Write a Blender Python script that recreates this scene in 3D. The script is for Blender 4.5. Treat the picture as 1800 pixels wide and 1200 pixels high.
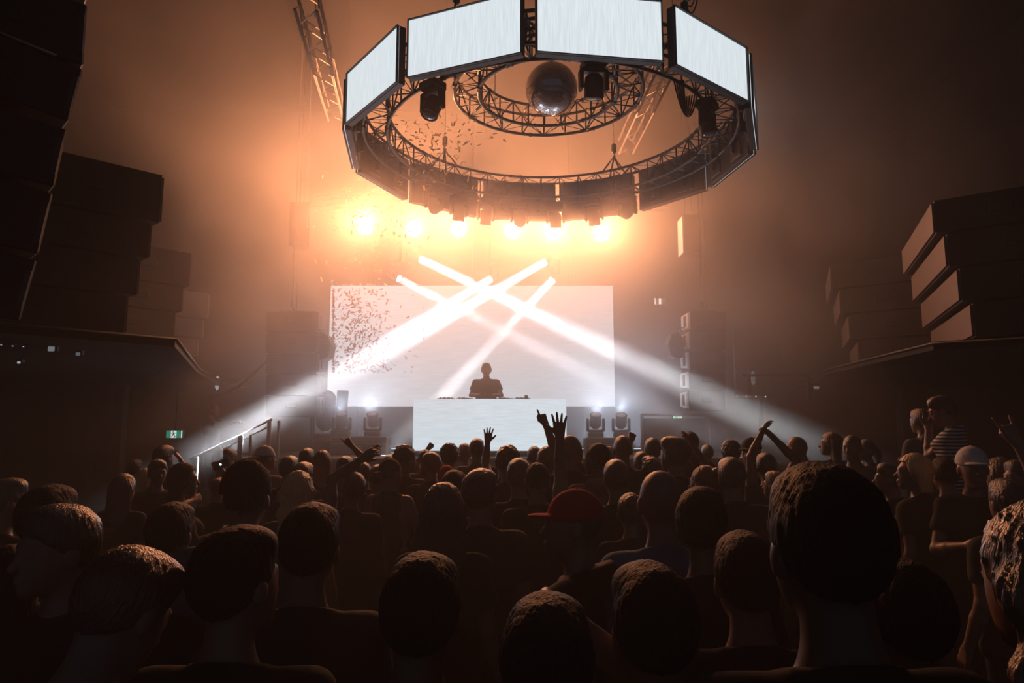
import bpy, math, random
import numpy as np
from math import sin, cos, tan, pi, radians, atan2, sqrt
from mathutils import Vector, Matrix
random.seed(7)
SC = bpy.context.scene
for o in list(bpy.data.objects):
    bpy.data.objects.remove(o)
COL = SC.collection

# ------------------------------------------------------------ camera
CAM_H, PITCH, FPX = 1.95, 0.1265, 1196.0
cd = bpy.data.cameras.new('camera')
cd.sensor_width = 36.0
cd.lens = 36.0 * FPX / 1800.0
cd.clip_start, cd.clip_end = 0.05, 200
cam = bpy.data.objects.new('camera', cd)
cam.location = (0, 0, CAM_H)
cam.rotation_euler = (pi / 2 + PITCH, 0, 0)
COL.objects.link(cam)
SC.camera = cam

# ------------------------------------------------------------ view and world
SC.view_settings.view_transform = 'Standard'
SC.view_settings.look = 'None'
SC.view_settings.exposure = 0.0
SC.view_settings.gamma = 1.0
SC.view_settings.use_curve_mapping = False
wd = bpy.data.worlds.new('world')
SC.world = wd
wd.use_nodes = True
wd.node_tree.nodes['Background'].inputs[0].default_value = (0.55, 0.72, 1.0, 1)
wd.node_tree.nodes['Background'].inputs[1].default_value = WORLD = 0.036
cy = SC.cycles
cy.volume_step_rate = 1.0
cy.volume_max_steps = 64
cy.max_bounces = 4
cy.volume_bounces = 0
cy.use_denoising = True
cy.sample_clamp_indirect = 2.0

def at(px, py, Y):
    """world point on the plane y = Y seen at photo pixel (px, py)"""
    u, w = px - 900.0, 600.0 - py
    d = Vector((u, FPX * cos(PITCH) - w * sin(PITCH), FPX * sin(PITCH) + w * cos(PITCH)))
    k = Y / d.y
    return Vector((d.x * k, Y, CAM_H + d.z * k))

# ------------------------------------------------------------ lights: key numbers
ORANGE = (1.0, 0.34, 0.135)
BLINDER_W = 110.0
BEAM_W = 42.0
BLINDER_LOW = 650.0
WASH_FILL_W = 60.0
FLOOR_FILL_W = 75.0
LED_RING = 0.86
LED_SCREEN = 0.72
LED_BOOTH = 0.85
HAZE_BASE = 0.016
HAZE_LOW = 0.013
HAZE_STAGE = 0.09

# ------------------------------------------------------------ helpers
def tag(o, label=None, cat=None, group=None, kind=None):
    if label: o['label'] = label
    if cat: o['category'] = cat
    if group: o['group'] = group
    if kind: o['kind'] = kind
    return o

def empty(name, loc=(0, 0, 0), rz=0.0, label=None, cat=None, group=None):
    o = bpy.data.objects.new(name, None)
    COL.objects.link(o)
    o.location = loc
    o.rotation_euler = (0, 0, rz)
    o.empty_display_size = 0.1
    return tag(o, label, cat, group)

def link(name, me, parent=None, mat=None):
    o = bpy.data.objects.new(name, me)
    COL.objects.link(o)
    if mat is not None and not me.materials:
        me.materials.append(mat)
    if parent is not None:
        o.parent = parent
    return o

def frame_from(d):
    d = Vector(d).normalized()
    a = Vector((0, 0, 1)) if abs(d.z) < 0.95 else Vector((0, 1, 0))
    s = d.cross(a).normalized()
    return s, s.cross(d).normalized(), d

class MB:
    def __init__(self):
        self.v, self.f, self.sm = [], [], []
    def add(self, vs, fs, smooth=False):
        n = len(self.v)
        self.v += [tuple(p) for p in vs]
        self.f += [tuple(i + n for i in q) for q in fs]
        self.sm += [smooth] * len(fs)
        return self
    def box(self, c, s, R=None, bev=0.0):
        hx, hy, hz = s[0] / 2, s[1] / 2, s[2] / 2
        c = Vector(c)
        P = []
        b = min(bev, hx * .9, hy * .9, hz * .9)
        if b <= 0:
            for x in (-hx, hx):
                for y in (-hy, hy):
                    for z in (-hz, hz):
                        P.append(Vector((x, y, z)))
            F = [(0, 1, 3, 2), (4, 6, 7, 5), (0, 4, 5, 1), (2, 3, 7, 6), (0, 2, 6, 4), (1, 5, 7, 3)]
        else:
            idx = {}
            for sx in (-1, 1):
                for sy in (-1, 1):
                    for sz in (-1, 1):
                        for ax in range(3):
                            q = [sx * (hx - b), sy * (hy - b), sz * (hz - b)]
                            q[ax] = (sx * hx, sy * hy, sz * hz)[ax]
                            idx[(sx, sy, sz, ax)] = len(P)
                            P.append(Vector(q))
            F = []
            I = lambda a, b_, c_, d_: idx[(a, b_, c_, d_)]
            for s_ in (-1, 1):
                F.append((I(s_, -1, -1, 0), I(s_, 1, -1, 0), I(s_, 1, 1, 0), I(s_, -1, 1, 0)))
                F.append((I(-1, s_, -1, 1), I(1, s_, -1, 1), I(1, s_, 1, 1), I(-1, s_, 1, 1)))
                F.append((I(-1, -1, s_, 2), I(1, -1, s_, 2), I(1, 1, s_, 2), I(-1, 1, s_, 2)))
                for t in (-1, 1):
                    F.append((I(s_, t, -1, 0), I(s_, t, 1, 0), I(s_, t, 1, 1), I(s_, t, -1, 1)))
                    F.append((I(s_, -1, t, 0), I(s_, 1, t, 0), I(s_, 1, t, 2), I(s_, -1, t, 2)))
                    F.append((I(-1, s_, t, 1), I(1, s_, t, 1), I(1, s_, t, 2), I(-1, s_, t, 2)))
                    for w in (-1, 1):
                        F.append((I(s_, t, w, 0), I(s_, t, w, 1), I(s_, t, w, 2)))
        if R is not None:
            P = [R @ p for p in P]
        return self.add([p + c for p in P], F)
    def tube(self, pts, r, n=8, cap=True, smooth=True):
        pts = [Vector(p) for p in pts]
        m = len(pts)
        rs = r if isinstance(r, (list, tuple)) else [r] * m
        V, F = [], []
        prev = None
        for i, p in enumerate(pts):
            d = (pts[min(i + 1, m - 1)] - pts[max(i - 1, 0)])
            if d.length < 1e-9: d = Vector((0, 0, 1))
            d.normalize()
            if prev is None:
                s, t, _ = frame_from(d)
            else:
                s = prev - d * prev.dot(d)
                if s.length < 1e-6: s = frame_from(d)[0]
                s.normalize(); t = d.cross(s)
            prev = s
            for k in range(n):
                a = 2 * pi * k / n
                V.append(p + (s * cos(a) + t * sin(a)) * rs[i])
        for i in range(m - 1):
            for k in range(n):
                k2 = (k + 1) % n
                F.append((i * n + k, i * n + k2, (i + 1) * n + k2, (i + 1) * n + k))
        if cap:
            F.append(tuple(range(n - 1, -1, -1)))
            F.append(tuple((m - 1) * n + k for k in range(n)))
        return self.add(V, F, smooth)
    def bar(self, a, b, r, n=6):
        return self.tube([a, b], r, n)
    def lathe(self, prof, n=24, M=None, smooth=True):
        """prof: list of (r, z)"""
        V, F = [], []
        for r, z in prof:
            for k in range(n):
                a = 2 * pi * k / n
                V.append(Vector((r * cos(a), r * sin(a), z)))
        for i in range(len(prof) - 1):
            for k in range(n):
                k2 = (k + 1) % n
                F.append((i * n + k, i * n + k2, (i + 1) * n + k2, (i + 1) * n + k))
        if prof[0][0] > 1e-5: F.append(tuple(range(n - 1, -1, -1)))
        if prof[-1][0] > 1e-5: F.append(tuple((len(prof) - 1) * n + k for k in range(n)))
        if M is not None: V = [M @ p for p in V]
        return self.add(V, F, smooth)
    def prism(self, poly, z0, z1, M=None):
        n = len(poly)
        V = [Vector((x, y, z0)) for x, y in poly] + [Vector((x, y, z1)) for x, y in poly]
        F = [tuple(range(n - 1, -1, -1)), tuple(range(n, 2 * n))]
        F += [(k, (k + 1) % n, n + (k + 1) % n, n + k) for k in range(n)]
        if M is not None: V = [M @ p for p in V]
        return self.add(V, F)
    def mesh(self, name='mesh'):
        me = bpy.data.meshes.new(name)
        me.from_pydata(self.v, [], self.f)
        me.polygons.foreach_set('use_smooth', self.sm)
        me.update()
        return me
    def build(self, name, mat=None, parent=None):
        return link(name, self.mesh(name), parent, mat)

def copy_tree(o, parent=None):
    c = o.copy()
    COL.objects.link(c)
    if parent is not None: c.parent = parent
    for ch in list(o.children):
        copy_tree(ch, c)
    return c

# ------------------------------------------------------------ materials
MATS = {}
def mat(name, col, rough=0.6, metal=0.0, spec=0.5, noise=0.0, nscale=8.0, emit=None, estr=0.0, bump=0.0, sheen=0.0):
    if name in MATS: return MATS[name]
    m = bpy.data.materials.new(name)
    m.use_nodes = True
    nt = m.node_tree
    b = nt.nodes['Principled BSDF']
    b.inputs['Base Color'].default_value = (*col, 1)
    b.inputs['Roughness'].default_value = rough
    b.inputs['Metallic'].default_value = metal
    b.inputs['Specular IOR Level'].default_value = spec
    if sheen: b.inputs['Sheen Weight'].default_value = sheen
    if noise or bump:
        tc = nt.nodes.new('ShaderNodeTexCoord')
        nz = nt.nodes.new('ShaderNodeTexNoise')
        nz.inputs['Scale'].default_value = nscale
        nz.inputs['Detail'].default_value = 4
        nt.links.new(tc.outputs['Object'], nz.inputs['Vector'])
        if noise:
            mx = nt.nodes.new('ShaderNodeMix'); mx.data_type = 'RGBA'
            mx.inputs[6].default_value = (*[c * (1 - noise) for c in col], 1)
            mx.inputs[7].default_value = (*[min(1, c * (1 + noise)) for c in col], 1)
            nt.links.new(nz.outputs['Fac'], mx.inputs[0])
            nt.links.new(mx.outputs[2], b.inputs['Base Color'])
        if bump:
            bp = nt.nodes.new('ShaderNodeBump')
            bp.inputs['Strength'].default_value = bump
            bp.inputs['Distance'].default_value = 0.01
            nt.links.new(nz.outputs['Fac'], bp.inputs['Height'])
            nt.links.new(bp.outputs[0], b.inputs['Normal'])
    if emit is not None:
        b.inputs['Emission Color'].default_value = (*emit, 1)
        b.inputs['Emission Strength'].default_value = estr
    MATS[name] = m
    return m

M_BLACK = mat('black_paint', (0.018, 0.017, 0.017), 0.55, noise=0.3, nscale=5)
M_CAB = mat('speaker_paint', (0.022, 0.020, 0.020), 0.6, noise=0.3, nscale=30, bump=0.2)
M_PLY = mat('speaker_front', (0.14, 0.11, 0.10), 0.55, noise=0.15, nscale=3)
M_LITFRONT = mat('lit_speaker_front', (0.62, 0.60, 0.60), 0.5, noise=0.1, nscale=6)  # pale tone stands in for stage light on the right speaker fronts
M_STEEL = mat('black_steel', (0.06, 0.055, 0.05), 0.35, metal=0.6, noise=0.2, nscale=12)
M_ALU = mat('aluminium', (0.30, 0.28, 0.27), 0.35, metal=0.8, noise=0.15, nscale=10)
M_RUBBER = mat('cable_rubber', (0.015, 0.015, 0.015), 0.45, noise=0.2, nscale=20)
M_WALL = mat('dark_wall', (0.007, 0.007, 0.008), 0.9, noise=0.35, nscale=1.5, bump=0.2)
M_FLOOR = mat('dark_floor', (0.02, 0.02, 0.02), 0.4, noise=0.4, nscale=2)
M_CEIL = mat('dark_ceiling', (0.008, 0.008, 0.009), 0.9, noise=0.3, nscale=2)
M_STAGE = mat('stage_black', (0.03, 0.03, 0.032), 0.6, noise=0.3, nscale=3)
M_GLASS = mat('lens_glass', (0.10, 0.11, 0.12), 0.08, spec=0.9, noise=0.1, nscale=4)
M_RAIL = mat('painted_handrail', (0.20, 0.21, 0.22), 0.4, noise=0.1, nscale=6)

def led_mat(name, col, s, vert=True, sc=(60., 60., 3.)):
    m = bpy.data.materials.new(name); m.use_nodes = True
    nt = m.node_tree; b = nt.nodes['Principled BSDF']
    b.inputs['Base Color'].default_value = (0.02, 0.02, 0.02, 1)
    b.inputs['Roughness'].default_value = 0.5
    tc = nt.nodes.new('ShaderNodeTexCoord'); mp = nt.nodes.new('ShaderNodeMapping')
    mp.inputs['Scale'].default_value = sc
    nz = nt.nodes.new('ShaderNodeTexNoise'); nz.inputs['Scale'].default_value = 1.0; nz.inputs['Detail'].default_value = 2
    mr = nt.nodes.new('ShaderNodeMapRange')
    mr.inputs['From Min'].default_value = 0.3; mr.inputs['From Max'].default_value = 0.7
    mr.inputs['To Min'].default_value = s * 0.90; mr.inputs['To Max'].default_value = s * 1.06
    nt.links.new(tc.outputs['Object'], mp.inputs[0]); nt.links.new(mp.outputs[0], nz.inputs[0])
    nt.links.new(nz.outputs['Fac'], mr.inputs[0])
    b.inputs['Emission Color'].default_value = (*col, 1)
    nt.links.new(mr.outputs[0], b.inputs['Emission Strength'])
    return m
M_LEDRING = led_mat('ring_led_surface', (0.86, 0.95, 1.0), LED_RING)
M_LEDBACK = led_mat('stage_led_surface', (0.93, 0.95, 1.0), LED_SCREEN, sc=(2., 2., 40.))
M_LEDBOOTH = led_mat('booth_led_surface', (0.80, 0.92, 1.0), LED_BOOTH, sc=(3., 3., 50.))

def emis(name, col, s):
    m = bpy.data.materials.new(name); m.use_nodes = True
    b = m.node_tree.nodes['Principled BSDF']
    b.inputs['Base Color'].default_value = (0.1, 0.1, 0.1, 1)
    b.inputs['Emission Color'].default_value = (*col, 1)
    b.inputs['Emission Strength'].default_value = s
    MATS[name] = m
    return m
M_BLIND = emis('tungsten_lamp', (1.0, 0.66, 0.36), 60)
M_BEAMLENS = emis('beam_lens', (0.95, 0.97, 1.0), 30)

# ------------------------------------------------------------ haze
def haze():
    m = bpy.data.materials.new('stage_haze'); m.use_nodes = True
    nt = m.node_tree; N = nt.nodes; L = nt.links
    for n in list(N): N.remove(n)
    out = N.new('ShaderNodeOutputMaterial')
    vs = N.new('ShaderNodeVolumeScatter')
    vs.inputs['Color'].default_value = (1, 1, 1, 1)
    vs.inputs['Anisotropy'].default_value = 0.45
    L.new(vs.outputs[0], out.inputs['Volume'])
    g = N.new('ShaderNodeTexCoord')
    sep = N.new('ShaderNodeSeparateXYZ'); L.new(g.outputs['Object'], sep.inputs[0])
    def rng(src, a, b, c, d):
        r = N.new('ShaderNodeMapRange'); r.interpolation_type = 'SMOOTHSTEP'
        r.inputs[1].default_value, r.inputs[2].default_value = a, b
        r.inputs[3].default_value, r.inputs[4].default_value = c, d
        L.new(src, r.inputs[0]); return r.outputs[0]
    def mul(a, b):
        k = N.new('ShaderNodeMath'); k.operation = 'MULTIPLY'
        for i, x in enumerate((a, b)):
            if isinstance(x, (int, float)): k.inputs[i].default_value = x
            else: L.new(x, k.inputs[i])
        return k.outputs[0]
    nz = N.new('ShaderNodeTexNoise'); nz.inputs['Scale'].default_value = 0.33
    nz.inputs['Detail'].default_value = 2.5; nz.inputs['Roughness'].default_value = 0.5
    nz.inputs['Distortion'].default_value = 0.6
    L.new(g.outputs['Object'], nz.inputs['Vector'])
    cl = rng(nz.outputs['Fac'], 0.33, 0.66, 0.35, 1.6)
    dy = rng(sep.outputs['Y'], 8.0, 11.8, 0.0, 1.0)
    ab = N.new('ShaderNodeMath'); ab.operation = 'ABSOLUTE'
    sh = N.new('ShaderNodeMath'); sh.operation = 'ADD'; sh.inputs[1].default_value = -0.4
    L.new(sep.outputs['X'], sh.inputs[0]); L.new(sh.outputs[0], ab.inputs[0])
    dx = rng(ab.outputs[0], 5.6, 9.2, 1.0, 0.25)
    dz = rng(sep.outputs['Z'], 1.1, 2.0, 0.06, 1.0)
    ax = N.new('ShaderNodeMath'); ax.operation = 'ABSOLUTE'; L.new(sep.outputs['X'], ax.inputs[0])
    side = rng(ax.outputs[0], 4.6, 6.6, 0.0, 0.85)
    lo_ = rng(sep.outputs['Z'], 2.4, 4.2, 1.0, 0.0)
    iv = N.new('ShaderNodeMath'); iv.operation = 'SUBTRACT'; iv.inputs[0].default_value = 1.0; L.new(mul(side, lo_), iv.inputs[1])
    st = mul(mul(mul(mul(mul(dy, dx), cl), dz), HAZE_STAGE), iv.outputs[0])
    base = mul(mul(cl, HAZE_BASE), mul(rng(sep.outputs['Z'], 1.7, 3.6, .06, 1.0), rng(sep.outputs['Y'], 3.5, 9.0, .12, 1.0)))
    low = mul(rng(sep.outputs['Z'], 1.9, 2.5, HAZE_LOW, 0.0), rng(sep.outputs['Y'], 1.5, 4.5, 1.0, 0.12))
    a2 = N.new('ShaderNodeMath'); a2.operation = 'ADD'; L.new(base, a2.inputs[0]); L.new(low, a2.inputs[1]); base = a2.outputs[0]
    ad = N.new('ShaderNodeMath'); ad.operation = 'ADD'
    L.new(st, ad.inputs[0]); L.new(base, ad.inputs[1])
    L.new(ad.outputs[0], vs.inputs['Density'])
    m.cycles.volume_sampling = 'MULTIPLE_IMPORTANCE'
    me = MB().box((0, 8.2, 5.25), (21.5, 18.9, 10.4)).mesh('haze')
    o = link('haze', me, None, m)
    tag(o, 'drifting orange and grey stage haze filling the hall', 'haze', kind='stuff')
    return o
haze()

# ------------------------------------------------------------ room shell
def struct(o):
    o['kind'] = 'structure'
    return o
CEIL = 10.6
struct(MB().box((0, 7.9, -0.1), (22, 20.2, 0.2)).build('floor', M_FLOOR))
struct(MB().box((0, 7.9, CEIL + .1), (22, 20.2, 0.2)).build('ceiling', M_CEIL))
struct(MB().box((-10.9, 7.9, CEIL / 2), (0.2, 20.2, CEIL)).build('wall_left', M_WALL))
struct(MB().box((10.9, 7.9, CEIL / 2), (0.2, 20.2, CEIL)).build('wall_right', M_WALL))
M_SLAB = mat('balcony_black', (0.006, 0.006, 0.007), .95, noise=.3)
struct(MB().box((0, 17.9, CEIL / 2), (21.6, 0.2, CEIL)).build('wall_back', M_WALL))

ST_H = 1.45
# stage deck
o = MB().box((-0.15, 14.6, ST_H / 2), (9.1, 6.0, ST_H), bev=0.02).build('stage_platform', M_STAGE)
tag(o, 'black raised stage deck under the booth and moving lights', 'stage')

# ------------------------------------------------------------ back screen and booth
def screen():
    Y = 16.0
    a = at(582, 502, Y); b = at(1081, 714, Y)
    w = b.x - a.x; h = a.z - b.z
    r = empty('video_wall', ((a.x + b.x) / 2, Y, b.z), 0, 'huge white video wall behind the stage', 'video wall')
    MB().box((0, 0.09, h / 2), (w + 0.03, 0.14, h + 0.03), bev=0.01).build('cabinet_frame', M_BLACK, r)
    MB().box((0, 0.0, h / 2), (w, 0.03, h)).build('display_surface', M_LEDBACK, r)
    for x in (-w * .35, 0, w * .35):
        MB().bar((x, 0.12, h), (x, 0.12, CEIL - b.z), 0.02).build('hanging_cable', M_STEEL, r)
    for x in (-w * .4, w * .4):
        MB().box((x, 0.3, -(b.z - ST_H) / 2 + .003), (0.08, 0.08, b.z - ST_H - .006)).build('support_post', M_STEEL, r)
screen()

def booth():
    Y = 12.15
    a = at(727, 701, Y); b = at(996, 792, Y)
    w = b.x - a.x; h = a.z - b.z
    r = empty('dj_booth', ((a.x + b.x) / 2, Y, ST_H), 0, 'wide DJ booth with a glowing pale blue front', 'booth')
    MB().box((0, 0.42, (a.z - ST_H) / 2), (w, 0.8, a.z - ST_H - 0.005), bev=0.01).build('desk_body', M_BLACK, r)
    MB().box((0, 0.0, b.z - ST_H + h / 2), (w, 0.03, h)).build('display_front', M_LEDBOOTH, r)
    top = a.z
    xs = ((785, 'mixer'), (818, 'player'), (888, 'player'), (918, 'mixer'))
    for i, (px, nm) in enumerate(xs):
        p = at(px, 700, Y + 0.5)
        m = MB().box((0, 0, 0.015), (0.30, 0.32, 0.03), bev=0.006)
        t = m.build('media_player' if nm == 'player' else 'audio_mixer', M_BLACK)
        t.location = (p.x, Y + 0.5, top)
        lab = ['black mixer on the far left of the booth top', 'black media player just left of the person at the booth',
               'black media player just right of the person at the booth', 'black mixer right of the players on the booth top'][i]
        tag(t, lab, 'DJ equipment')
        kb = MB()
        for k in range(3 if nm == 'player' else 6):
            kb.lathe([(0.018, 0.03), (0.016, 0.048), (0.0, 0.048)], 10, Matrix.Translation((-.1 + .04 * k, -0.1 + (k % 2) * .09, 0)))
        if nm == 'player': kb.lathe([(0.09, 0.03), (0.085, 0.042), (0, 0.042)], 24, Matrix.Translation((0, 0.05, 0)))
        kb.build('control_knob', M_STEEL, t)
    for i, px in enumerate((925, )):
        p = at(px, 700, Y + 0.2)
        t = MB().lathe([(0.028, 0), (0.03, 0.07), (0.027, 0.075), (0, 0.075)], 14).build('cup', M_BLACK)
        t.location = (p.x, Y + 0.2, top)
        tag(t, 'small dark cup on the right end of the booth', 'cup')
booth()
# ------------------------------------------------------------ the LED ring
RC = Vector((0.571, 10.242)); RH = CAM_H + 4.147; RAP = 3.058; RGAP = 0.17; RPHI = -0.1209; RPH = 0.748
def ring_panel_names():
    return ['leftmost bright panel on the near side of the ring',
            'large bright panel left of the near centre of the ring',
            'large bright panel right of the near centre of the ring',
            'rightmost bright panel on the near side of the ring',
            'panel seen almost edge-on at the right end of the ring',
            'dark-backed panel on the right of the far side, next to the ring end',
            'dark-backed panel on the far right of the ring, right of the cable gap',
            'dark-backed panel on the far side, right of the centre gap',
            'dark-backed panel on the far side, left of the centre gap',
            'dark-backed panel on the far side above the left blinders',
            'dark-backed panel on the far left of the ring, angled down to the corner',
            'panel seen almost edge-on at the left end of the ring']
def make_panel():
    w = 2 * RAP * tan(pi / 12) - RGAP
    r = empty('led_screen')
    # local: screen faces -Y, bottom at z = 0
    m = MB().box((0, 0.055, RPH / 2), (w, 0.09, RPH), bev=0.006)
    hs = m.build('cabinet_housing', M_BLACK, r)
    MB().box((0, 0.003, RPH / 2), (w - 0.012, 0.012, RPH - 0.012)).build('display_surface', M_LEDRING, r)
    z_ = MB()
    for q_, d_ in (((0, -.012, .004), (w, .03, .012)), ((0, -.012, RPH - .004), (w, .03, .012)), ((-w / 2 + .004, -.012, RPH / 2), (.012, .03, RPH)), ((w / 2 - .004, -.012, RPH / 2), (.012, .03, RPH))): z_.box(q_, d_)
    z_.build('bezel', M_BLACK, hs)
    for x in (-w * .25, w * .25):
        b = MB()
        b.box((x, 0.14, RPH * .55), (0.05, 0.10, RPH * .7), bev=0.005)
        b.box((x, 0.115, RPH * .25), (0.34, 0.035, 0.24), bev=0.01)
        b.box((x, 0.115, RPH * .72), (0.34, 0.035, 0.24), bev=0.01)
        b.build('rear_bracket', M_STEEL, r)
    for x in (-w * .42, w * .42):
        h = MB()
        h.tube([(x, 0.10, RPH * .3), (x, 0.15, RPH * .33), (x, 0.15, RPH * .47), (x, 0.10, RPH * .5)], 0.008, 6)
        h.build('handle', M_STEEL, hs)
    return r
pp = make_panel()
for k, nm in enumerate(ring_panel_names()):
    o = pp if k == 0 else copy_tree(pp)
    a = RPHI - pi / 2 + (k - 1.5) * pi / 6
    o.location = (RC.x + cos(a) * RAP, RC.y + sin(a) * RAP, RH)
    o.rotation_euler = (0, 0, a + pi / 2)
    tag(o, nm, 'LED panel', 'LED panels of the hanging ring')

def ring_truss(name, r0, r1, z0, z1, nseg, label, rc=0.024, rd=0.012):
    root = empty(name, (RC.x, RC.y, z0), 0, label, 'truss')
    P = lambda r, a, z: Vector((r * cos(a), r * sin(a), z))
    H = z1 - z0
    N = 72
    for r, z, nm in ((r0, 0, 'inner_lower_chord'), (r0, H, 'inner_upper_chord'), (r1, 0, 'outer_lower_chord'), (r1, H, 'outer_upper_chord')):
        MB().tube([P(r, 2 * pi * i / N, z) for i in range(N + 1)], rc, 8, cap=False).build('chord_tube', M_STEEL, root)
    mb = MB()
    for i in range(nseg):
        a0, a1 = 2 * pi * i / nseg, 2 * pi * (i + 1) / nseg
        mb.bar(P(r0, a0, 0), P(r1, a0, 0), rd); mb.bar(P(r0, a0, H), P(r1, a0, H), rd)
        mb.bar(P(r0, a0, 0), P(r0, a0, H), rd); mb.bar(P(r1, a0, 0), P(r1, a0, H), rd)
        s = i % 2
        mb.bar(P(r0, a0, 0 if s else H), P(r0, a1, H if s else 0), rd)
        mb.bar(P(r1, a0, H if s else 0), P(r1, a1, 0 if s else H), rd)
        mb.bar(P(r0 if s else r1, a0, 0), P(r1 if s else r0, a1, 0), rd)
        mb.bar(P(r1 if s else r0, a0, H), P(r0 if s else r1, a1, H), rd)
    mb.build('diagonal_brace', M_STEEL, root)
    for i in range(8):
        a = 2 * pi * i / 8 + 0.2
        for r in (r0, r1):
            for z in (0, H):
                MB().tube([P(r, a - 0.045, z), P(r, a + 0.045, z)], rc * 1.5, 10).build('coupler', M_STEEL, root)
    return root
ring_truss('ring_truss', 2.50, 2.86, CAM_H + 4.44, CAM_H + 4.84, 44, 'large circular box truss carrying the LED panels')
ring_truss('ring_truss', 1.10, 1.49, CAM_H + 5.25, CAM_H + 5.62, 24, 'small circular truss around the mirror ball', 0.028, 0.013)
# arms that carry the small ring and panels
def hanger(a, r, z, label, top=10.6):
    x, y = RC.x + r * cos(a), RC.y + r * sin(a)
    root = empty('chain_hoist', (x, y, z), a, label, 'hoist')
    m = MB()
    m.tube([(0, 0, 0.62), (0, 0, top - z)], 0.007, 5)
    n = int((1.4) / 0.05)
    for i in range(n):
        zz = 0.62 + i * 0.05
        m.tube([(0.012 * (i % 2), 0.012 * ((i + 1) % 2), zz), (-0.012 * (i % 2), -0.012 * ((i + 1) % 2), zz + 0.04)], 0.005, 4)
    m.build('chain', M_STEEL, root)
    MB().box((0, 0, 0.50), (0.10, 0.09, 0.20), bev=0.03).build('hook_block', M_STEEL, root)
    h = MB()
    h.tube([(0.0, 0, 0.42)] + [(0.035 * sin(t), 0, 0.35 + 0.05 * cos(t)) for t in np.linspace(0.0, 4.6, 9)], 0.013, 6)
    h.build('hook', M_STEEL, root)
    s = MB()
    for dx, dy in ((-0.18, -.17), (0.18, -.17), (-.18, .17), (.18, .17)):
        s.tube([(0, 0, 0.33), (dx * .5, dy * .5, 0.17), (dx, dy, 0.0)], 0.016, 6)
    s.build('lifting_sling', M_STEEL, root)
    return root
def ang(px, py, H):
    # azimuth (about ring centre) of the ray through a pixel at height H above the camera
    w = 600 - py
    d = Vector((px - 900, FPX * cos(PITCH) - w * sin(PITCH), FPX * sin(PITCH) + w * cos(PITCH)))
    k = H / d.z
    return atan2(d.y * k - RC.y, d.x * k - RC.x)
hanger(ang(771, 298, 4.84), 2.68, CAM_H + 4.84, 'chain hoist and slings holding the far left of the big ring')
hanger(ang(1079, 304, 4.84), 2.68, CAM_H + 4.84, 'chain hoist and slings holding the far right of the big ring')
hanger(ang(790, 0, 5.2), 2.68, CAM_H + 4.84, 'chain hoist above the near left of the big ring')
hanger(ang(1240, 60, 4.84), 2.68, CAM_H + 4.84, 'chain hoist with hanging cables above the near right of the big ring')
for i, a in enumerate((0.8, 2.3, 3.9, 5.4)):
    x, y = 1.3 * cos(a), 1.3 * sin(a)
    o = MB().tube([(0, 0, 0), (0, 0, CEIL - (CAM_H + 5.62))], 0.008, 5).build('steel_wire', M_STEEL)
    o.location = (RC.x + x, RC.y + y, CAM_H + 5.62)
    tag(o, 'thin steel wire holding up the small circular truss', 'wire', 'wires of the small circular truss')

# mirror ball
def mirror_ball():
    c = Vector((0.625, 10.2, CAM_H + 5.33)); R = 0.41
    root = empty('mirror_ball', c, 0, 'silver mirror ball hanging inside the small circular truss', 'mirror ball')
    V, F, rows = [], [], 30
    mb = MB()
    rnd = random.Random(3)
    for i in range(rows):
        t0, t1 = pi * i / rows + .004, pi * (i + 1) / rows - .004
        n = max(4, int(2 * pi * sin((t0 + t1) / 2) * rows / pi))
        for k in range(n):
            a0, a1 = 2 * pi * k / n + .004, 2 * pi * (k + 1) / n - .004
            q = [Vector((sin(t) * cos(a), sin(t) * sin(a), cos(t))) for t, a in ((t0, a0), (t1, a0), (t1, a1), (t0, a1))]
            j = rnd.uniform(0.0, 0.004)
            mb.add([p * (R + j * (0.5 + 0.5 * p.x)) for p in q], [(0, 1, 2, 3)])
    mb.build('mirror_tiles', mat('mirror_tile', (0.72, 0.70, 0.70), 0.16, metal=1.0, noise=0.25, nscale=9), root)
    MB().lathe([(0, -R * .985)] + [(R * .985 * sin(t), -R * .985 * cos(t)) for t in np.linspace(.2, pi - .2, 20)] + [(0, R * .985)], 32).build('ball_core', M_BLACK, root)
    MB().lathe([(0.05, R * .95), (0.05, R + .08), (0.02, R + .1), (0.012, R + .5), (0, R + .5)], 14).build('motor_mount', M_STEEL, root)
    MB().bar((0, 0, R + .4), (0, 0, CEIL - c.z), 0.01).build('hanging_chain', M_STEEL, root)
mirror_ball()

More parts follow.
